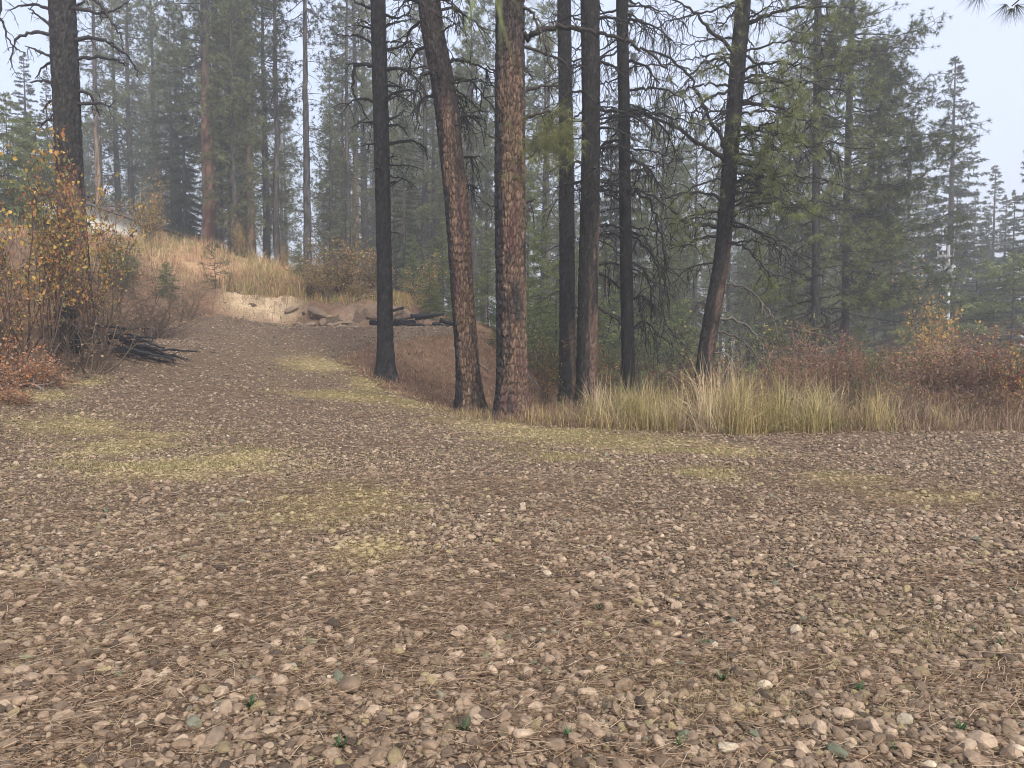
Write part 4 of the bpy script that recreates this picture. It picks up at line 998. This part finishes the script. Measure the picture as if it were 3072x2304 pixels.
def nattr(nm, tp):
    a = ng.nodes.new('GeometryNodeInputNamedAttribute'); a.data_type = tp; a.inputs['Name'].default_value = nm; return a.outputs['Attribute']
L_ = ng.links.new
L_(gi.outputs[0], ip.inputs['Points']); L_(ci.outputs[0], ip.inputs['Instance']); L_(nattr('stone_pick', 'INT'), ip.inputs['Instance Index'])
e2r = ng.nodes.new('FunctionNodeEulerToRotation'); L_(nattr('stone_rot', 'FLOAT_VECTOR'), e2r.inputs[0]); L_(e2r.outputs[0], ip.inputs['Rotation'])
L_(nattr('stone_scale', 'FLOAT'), ip.inputs['Scale']); L_(ip.outputs[0], go.inputs[0])
md = gravel.modifiers.new('gravel_nodes', 'NODES'); md.node_group = ng
# the three hundred that show largest, one by one
big = []
while len(big) < 300:
    d = math.sqrt(r.uniform(2.5**2, 6.2**2)); x = r.uniform(-.74, .74)*d
    if any((x-a)**2+(d-b)**2 < .09**2 for a, b in big): continue
    big.append((x, d)); s = float(.034+.05*r.uniform()**1.8)
    o = obj('stone', STONES[r.integers(len(STONES))], driveway); o.location = (x, d, float(hz(x, d))+.03+s*.16)
    o.rotation_euler = (r.normal()*.2, r.normal()*.2, r.uniform(0, 6.28)); o.scale = (s,)*3
# a few stones one would notice
for (px, py, s, k, lab) in ((350, 700, .155, 0, 'largest rounded stone half sunk in the gravel, left of centre'), (745, 652, .07, 1, 'smooth yellowish oval pebble right of centre'),
        (215, 757, .15, 2, 'flat pale slab-like stone near the bottom left edge'), (981, 757, .13, 3, 'angular yellowish stone in the bottom right corner'),
        (843, 728, .10, 0, 'round buff cobble in the lower right gravel'), (312, 652, .08, 1, 'grey-green rounded pebble left of centre'), (588, 705, .10, 6, 'rounded tan stone in the lower middle gravel'), (235, 627, .09, 1, 'oval tan stone in the lower left gravel'),
        (640, 716, .11, 5, 'broad angular stone right of the lower middle'), (905, 640, .09, 4, 'angular buff stone beside yellow moss flecks on the right')):
    g = ground_at(px, py); o = obj('stone', STONES[k], None, (g[0], g[1], g[2]+.03+s*.15)); o.scale = (s,)*3
    o.rotation_euler = (r.normal()*.12, r.normal()*.12, r.uniform(0, 6.28)); tag(o, lab, 'stone', 'noticeable stones on the driveway')
# fallen pine needles
mb = MB(); parts = []
for (d0, d1, n, w) in ((2.2, 5, 33000, .0026), (5, 9, 46000, .0036), (9, 17, 34000, .006), (17, 29, 10000, .011)):
    d = np.sqrt(r.uniform(d0**2, d1**2, n)); x = r.uniform(-1, 1, n)*(.78*d+.4); k = (road_sd(x, d) > -.1) & (r.uniform(size=n) < .34+.7*litter_mask(x, d)); parts.append((x[k], d[k], w))
for x, y, w in parts:
    n = len(x); a = r.normal(size=n)*.75 + (r.uniform(size=n) < .3)*r.uniform(0, 3.1, n); l = r.uniform(.09, .20, n); z = hz(x, y)+.034+np.abs(r.normal(size=n))*.012
    dv = np.stack([np.cos(a), np.sin(a), r.normal(size=n)*.07], 1)*l[:, None]; b = np.stack([x, y, z], 1); bend = np.stack([-np.sin(a), np.cos(a), 0*a], 1)*(l*r.normal(size=n)*.12)[:, None]
    sd = np.stack([-np.sin(a), np.cos(a), 0*a+.3], 1)*w*.5; m = b+dv*.5+bend+np.array((0, 0, .004))
    v = np.stack([b-sd, b+sd, m-sd, m+sd, b+dv], 1).reshape(-1, 3); f = (np.arange(n)[:, None]*5 + np.array([[0, 1, 3, 0, 3, 2, 2, 3, 4]])).reshape(-1, 3)
    mb.add(v, f, np.repeat(pick(r, n, [(.165, .107, .068), (.265, .182, .118), (.098, .064, .043), (.39, .30, .205)], [.34, .3, .2, .16]), 5, 0))
tag(obj('needle_litter', mb.mesh('needle_litter', BLADE)), 'fallen brown pine needles strewn over the gravel', 'litter', kind='stuff')
# low yellowed moss and grass tufts in the patches
mb = MB()
for (cx, cy, rx, ry, am) in MOSS:
    n = int(min(9000, 2600*rx*ry*am+400)); x = cx + r.normal(size=n)*rx*.7; y = cy + r.normal(size=n)*ry*.7
    k = (fbm(x*.9, y*2.4, 91, 5) + .2*fbm(x*9, y*9, 92) > .62) & (road_sd(x, y) > -.2); x, y = x[k], y[k]; n = len(x)
    if n: blades(mb, x, y, r.uniform(.02, .055, n), .008 if cy > 9 else .004, pick(r, n, [(.29, .245, .115), (.24, .215, .095), (.34, .28, .15), (.20, .175, .085)]), r, 1.0, .035)
tag(obj('moss', mb.mesh('moss', BLADE)), 'yellow-green moss and stunted grass in patches on the gravel', 'moss', kind='stuff')
# green sprouts between the stones
wm = MB(); rr_ = np.random.default_rng(9)
for i in range(26):
    a = rr_.uniform(0, 6.28); l = rr_.uniform(.04, .11); d = np.array((math.cos(a)*.6, math.sin(a)*.6, rr_.uniform(.3, 1.0)))*l; s = np.array((-math.sin(a), math.cos(a), 0))*.005
    wm.add([-s, s, d*.55-s*1.2, d*.55+s*1.2, d-np.array((0, 0, .01))], [(0, 1, 3), (0, 3, 2), (2, 3, 4)], np.array((.055, .10, .045))*rr_.uniform(.7, 1.4))
wme = wm.mesh('weed', LEAF)
WEEDS = ((465, 746), (600, 618), (722, 690), (790, 735), (860, 700), (930, 612), (975, 640), (1000, 655), (310, 585), (252, 718), (150, 663), (570, 752), (680, 762), (960, 745), (340, 757), (705, 655), (895, 760))
for i_, (px, py) in enumerate(sorted(WEEDS)):
    g = ground_at(px, py); o = obj('weed', wme, None, (g[0], g[1], g[2]+.03)); o.rotation_euler = (0, 0, rng.uniform(0, 6.28)); o.scale = (rng.uniform(.4, .75),)*3
    tag(o, 'small dark green weed sprouting between the stones, %s from the left' % RANK[i_], 'weed', 'weeds in the gravel')

# ------------------------------------------------------------------ fallen wood
def log_obj(name, pts, r0, r1, col, label, cat, group=None, twigs=0, mat=CHAR, k=8):
    pts = np.asarray(pts, float); base = pts[0]; rr = np.random.default_rng(int(abs(pts[0][0]*97+pts[-1][2]*31))*7+5)
    mb, _ = limb(pts, r0, r1, col, twigs, .5, .1, rr, k)
    o = obj(name, mb.mesh(name, mat, True, base), None, base); tag(o, label, cat, group); return o
def gp(px, d, up=0.0):
    x = P(px, 342, d)[0]; return np.array((x, d, float(hz(x, d))+up))
r = np.random.default_rng(91)
for i in range(15):
    t = i/14; px = 92+48*t+r.uniform(-4, 4); d = 18.3+r.uniform(-.25, .3)+.9*t; l = r.uniform(.7, 1.5); a = r.uniform(-.55, .35)
    up = (.62-.45*t)*r.uniform(.3, 1.1)+.05
    p0 = gp(px, d, up); p1 = p0 + np.array((math.cos(a)*l, r.uniform(-.3, .3), -abs(r.normal())*.22*l)); p1[2] = max(p1[2], float(hz(p1[0], p1[1]))+.05)
    log_obj('charred_branch', [p0, (p0+p1)/2+r.normal(size=3)*.04, p1], r.uniform(.03, .065), .02, (.018, .018, .021), 'charred black branch in the heap by the thick pine, %s from the left' % RANK[i], 'branch', 'charred branches heaped by the thick pine', 3)
# charred stump and broken slabs left of the pine foot
e = thing('stump', gp(66, 18.2, -.1), 'charred black stump pressed against the thick pine on its left', 'stump'); b = np.array(e.location)
mb, _, _, _ = trunk_mesh([b, b+np.array((.02, 0, .5)), b+np.array((-.02, 0, 1.05))], .24, .19, 24, .06, 1.0, (.07, .16), .03, dark_col(12, (.02, .02, .022)), 12, .2)
mb.add([b+np.array((math.cos(a)*.19, math.sin(a)*.19, 1.03)) for a in np.arange(10)*.628]+[b+np.array((0, 0, 1.0))], [(i, (i+1) % 10, 10) for i in range(10)], (.02, .02, .021))
obj('trunk', mb.mesh('stump', CHAR, True, b), e)
# rough clods along the cut bank
for i in range(16):
    px = 292+66*(i/15)+r.uniform(-2, 2); d = 28.75+r.uniform(-.3, .35); s = r.uniform(.18, .55) if i != 6 else .95; g = gp(px, d, s*.12)
    o = obj('rock', STONES[int(r.integers(len(STONES)))], None, g); o.scale = (s*1.3, s, s); o.rotation_euler = (r.normal()*.3, r.normal()*.3, r.uniform(0, 6.28))
    tag(o, 'earthy brown rock at the foot of the cut bank, %s from the left' % RANK[i] if i != 6 else 'largest earthy boulder at the foot of the cut bank', 'rock', 'rocks along the cut bank')
# logs and roots heaped on the far side of the turning place
for i in range(12):
    px = 366+72*(i/11)+r.uniform(-3, 3); d = 28.4+r.uniform(-.3, .5); a = r.uniform(-.6, .6); l = r.uniform(.6, 1.3); p0 = gp(px, d, r.uniform(.05, .45)); p1 = p0+np.array((math.cos(a)*l, r.uniform(-.2, .2), math.sin(a)*l*.5)); p1[2] = max(p1[2], float(hz(p1[0], p1[1]))+.06)
    dark = i % 3 != 0
    log_obj('log', [p0, (p0+p1)/2+r.normal(size=3)*.03, p1], r.uniform(.06, .12), .05, (.02, .02, .023) if dark else (.13, .085, .06), ('blackened log' if dark else 'brown weathered log')+' in the pile past the bend, %s log from the left' % RANK[i], 'log', 'logs piled past the bend: '+('black' if dark else 'brown'), 2)
for (pa, pb, d, lab) in (((342, 303), (388, 286), 30.5, 'upper long dead branch leaning above the cut bank'), ((340, 304), (386, 293), 30.3, 'lower long dead branch leaning above the cut bank'), ((352, 302), (378, 296), 30, 'short pale dead branch lying below the leaning ones'), ((395, 312), (428, 318), 29.5, 'pale broken stick on the log pile')):
    p0, p1 = P(pa[0], pa[1], d), P(pb[0], pb[1], d+.6); log_obj('dead_branch', [p0, (p0+p1)/2+np.array((0, 0, .08)), p1], .045, .015, (.11, .085, .065), lab, 'branch', None, 5, TWIG)
for (pa, pb, lab) in (((22, 388), (45, 394), 'grey driftwood-like stick at the left edge of the gravel'), ((110, 352), (135, 358), 'thin stick on the bank just above the gravel'), ((488, 372), (462, 358), 'thin bare stick lying on the slope behind the leaning trunk'), ((545, 395), (520, 372), 'dark stick propped behind the stout trunk')):
    g0, g1 = ground_at(*pa), ground_at(*pb); log_obj('dead_branch', [g0+np.array((0, 0, .05)), (g0+g1)/2+np.array((0, 0, .12)), g1+np.array((0, 0, .06))], .03, .012, (.16, .13, .11), lab, 'branch', None, 4, TWIG)

# ------------------------------------------------------------------ house on the hill
def box(mb, lo, hi, col, mat=0):
    lo, hi = np.array(lo, float), np.array(hi, float); v = np.array([[(lo, hi)[i][0], (lo, hi)[j][1], (lo, hi)[k][2]] for i in (0, 1) for j in (0, 1) for k in (0, 1)])
    mb.add(v, [(0, 1, 3), (0, 3, 2), (4, 6, 7), (4, 7, 5), (0, 4, 5), (0, 5, 1), (2, 3, 7), (2, 7, 6), (0, 2, 6), (0, 6, 4), (1, 5, 7), (1, 7, 3)], col, mat)
HB = np.array((-24.4, 41.5, 5.95)); house = thing('house', HB, 'low house with pale wall and dark sloping roof half hidden behind shrubs', 'house')
def gable(mb, y0, y1, hw, eave, ridge, col):
    v = []
    for y in (y0, y1): v += [(-hw, y, 0), (hw, y, 0), (hw, y, eave), (0, y, ridge), (-hw, y, eave)]
    f = [(0, 1, 2), (0, 2, 3), (0, 3, 4), (5, 7, 6), (5, 8, 7), (5, 9, 8), (1, 6, 7), (1, 7, 2), (5, 0, 4), (5, 4, 9)]
    mb.add(v, f, col)
mb = MB(); gable(mb, 0, 8, 4.7, 1.95, 3.55, (.66, .66, .58)); wall = obj('wall', mb.mesh('wall', PAINT), house)
for k in range(22):
    x0 = -4.62+k*.42; m_ = MB(); zt = 1.95+(4.7-abs(x0+.2))*(1.6/4.7)-.12; box(m_, (x0, -.028, .02), (x0+.385, -.004, zt), np.array((.56, .56, .50))*(.93+.08*hsh(k, 3))); obj('board', m_.mesh('board', PAINT), wall)
for sg in (1, -1):
    m_ = MB(); a, b, c, d = (0, -.5, 3.62), (sg*5.3, -.5, 1.82), (sg*5.3, 8.5, 1.82), (0, 8.5, 3.62); up = np.array((0, 0, .14))
    q = np.array([a, b, c, d], float); v = np.concatenate([q, q+up]); m_.add(v, [(0, 2, 1), (0, 3, 2), (4, 5, 6), (4, 6, 7), (0, 1, 5), (0, 5, 4), (1, 2, 6), (1, 6, 5), (2, 3, 7), (2, 7, 6), (3, 0, 4), (3, 4, 7)], (.075, .055, .045))
    rf = obj('roof', m_.mesh('roof', ROOFM), house)
    m_ = MB(); v = np.array([(0, -.54, 3.60), (sg*5.32, -.54, 1.80), (sg*5.32, -.503, 1.80), (0, -.503, 3.60)], float); v = np.concatenate([v, v+np.array((0, 0, .13))]); m_.add(v, [(0, 1, 5), (0, 5, 4), (1, 2, 6), (1, 6, 5), (2, 3, 7), (2, 7, 6), (4, 5, 6), (4, 6, 7), (0, 2, 1), (0, 3, 2)], (.10, .095, .085))
    obj('fascia', m_.mesh('fascia', PAINT), rf)

# ------------------------------------------------------------------ utility pole
UX, UY = P(947, 300, 56)[0], 56.0; UZ = float(hz(UX, UY)); top = float(P(947, 245, UY)[2]-UZ)
pole = thing('utility_pole', (UX, UY, UZ), 'grey utility pole with transformer in front of the conical fir', 'pole')
mb = MB(); tube(mb, [(0, 0, -.4), (0, 0, top*.5), (0, 0, top)], [.15, .13, .11], 10, (.30, .29, .275)); obj('post', mb.mesh('post', METAL, True), pole)
mb = MB(); tube(mb, [(.02, -.19, 0), (.02, -.17, top-3.2)], [.10, .10], 8, (.78, .78, .78)); obj('conduit', mb.mesh('conduit', METAL, True), pole)
mb = MB(); zt = top-1.9; tube(mb, [(.02, -.42, zt-.48), (.02, -.42, zt-.45), (.02, -.42, zt+.35), (.02, -.42, zt+.38)], [.22, .26, .26, .23], 14, (.55, .56, .57)); tr_ = obj('transformer', mb.mesh('transformer', METAL, True), pole)
for sx in (-.1, .12):
    mb = MB(); tube(mb, [(sx, -.42, zt+.37), (sx, -.42, zt+.44), (sx, -.42, zt+.5), (sx, -.42, zt+.6)], [.035, .05, .03, .045], 8, (.40, .40, .41)); obj('bushing', mb.mesh('bushing', METAL, True), tr_)
mb = MB(); box(mb, (-.95, -.2, top-.85), (.12, -.11, top-.75), (.32, .30, .28)); arm = obj('crossarm', mb.mesh('crossarm', METAL), pole)
for sx in (-.85, -.5):
    mb = MB(); tube(mb, [(sx, -.155, top-.75), (sx, -.155, top-.66), (sx, -.155, top-.6), (sx, -.155, top-.5)], [.03, .055, .035, .05], 8, (.45, .45, .46)); obj('insulator', mb.mesh('insulator', METAL, True), arm)
mb = MB(); box(mb, (-.42, -.26, zt+.1), (-.2, -.12, zt+.55), (.50, .50, .51)); obj('fuse_box', mb.mesh('fuse_box', METAL), pole)
mb = MB(); tube(mb, [(-.3, -.2, zt+.5), (-.3, -.2, top-.8)], [.018, .018], 5, (.3, .3, .3)); obj('drop_wire', mb.mesh('drop_wire', METAL, True), pole)

# ------------------------------------------------------------------ overhanging boughs of the tree the photographer stands under
def bough(label, pts, tuft, n, nlen, wid, col, seed):
    pts = np.asarray(pts, float); base = pts[0]; r = np.random.default_rng(seed)
    e = thing('pine_bough', base, label, 'bough', None); mb = MB(); tube(mb, catmull(pts, 5), np.linspace(.012, .005, (len(pts)-1)*5+1), 6, (.07, .055, .045)); obj('branch', mb.mesh('branch', TWIG, True, base), e)
    m2 = MB(); needles(m2, [a for a, _ in tuft], [b for _, b in tuft], n, nlen, wid, np.array(col)[None]*r.uniform(.8, 1.2, (len(tuft), 1)), .6, 0, r); obj('needles', m2.mesh('needles', NEEDLE, False, base), e)
D1 = 6.0
bough('pine bough with two needle tufts poking in at the upper right corner', [P(1120, -150, D1), P(1060, -40, D1), P(1012, 6, D1)], [(P(1012, 8, D1), (-.2, 0, -1)), (P(1006, 4, D1), (-.6, 0, -.7)), (P(975, -10, D1), (-.5, 0, -.8)), (P(980, -6, D1+.05), (-.2, .2, -1)), (P(1016, 4, D1), (.5, 0, -.7))], 55, .16, .0028, (.075, .085, .045), 3)
D2 = .62
D2 = .42
bough('blurred yellow-green needles hanging close to the lens at the top centre', [P(560, -420, D2+.1), P(520, -180, D2), P(500, -60, D2)], [(P(500, -60, D2), (-.26, 0, -1.6)), (P(490, -52, D2), (-.24, .03, -1.6)), (P(482, -48, D2+.04), (-.2, 0, -1.6))], 4, .075, .0022, (.24, .28, .13), 4)

# ------------------------------------------------------------------ smoky autumn air
HAZE = .0034
m, t, o_ = new_mat('haze_air'); pv = N(t, 'ShaderNodeVolumePrincipled'); pv.inputs['Color'].default_value = (.93, .945, .97, 1); pv.inputs['Density'].default_value = HAZE; pv.inputs['Anisotropy'].default_value = .2
t.links.new(pv.outputs[0], o_.inputs['Volume'])
mb = MB(); box(mb, (-460, -130, -8), (460, 460, 45), (1, 1, 1)); hz_o = obj('haze', mb.mesh('haze', m)); tag(hz_o, 'thin smoky autumn air over the whole place', None, kind='stuff')
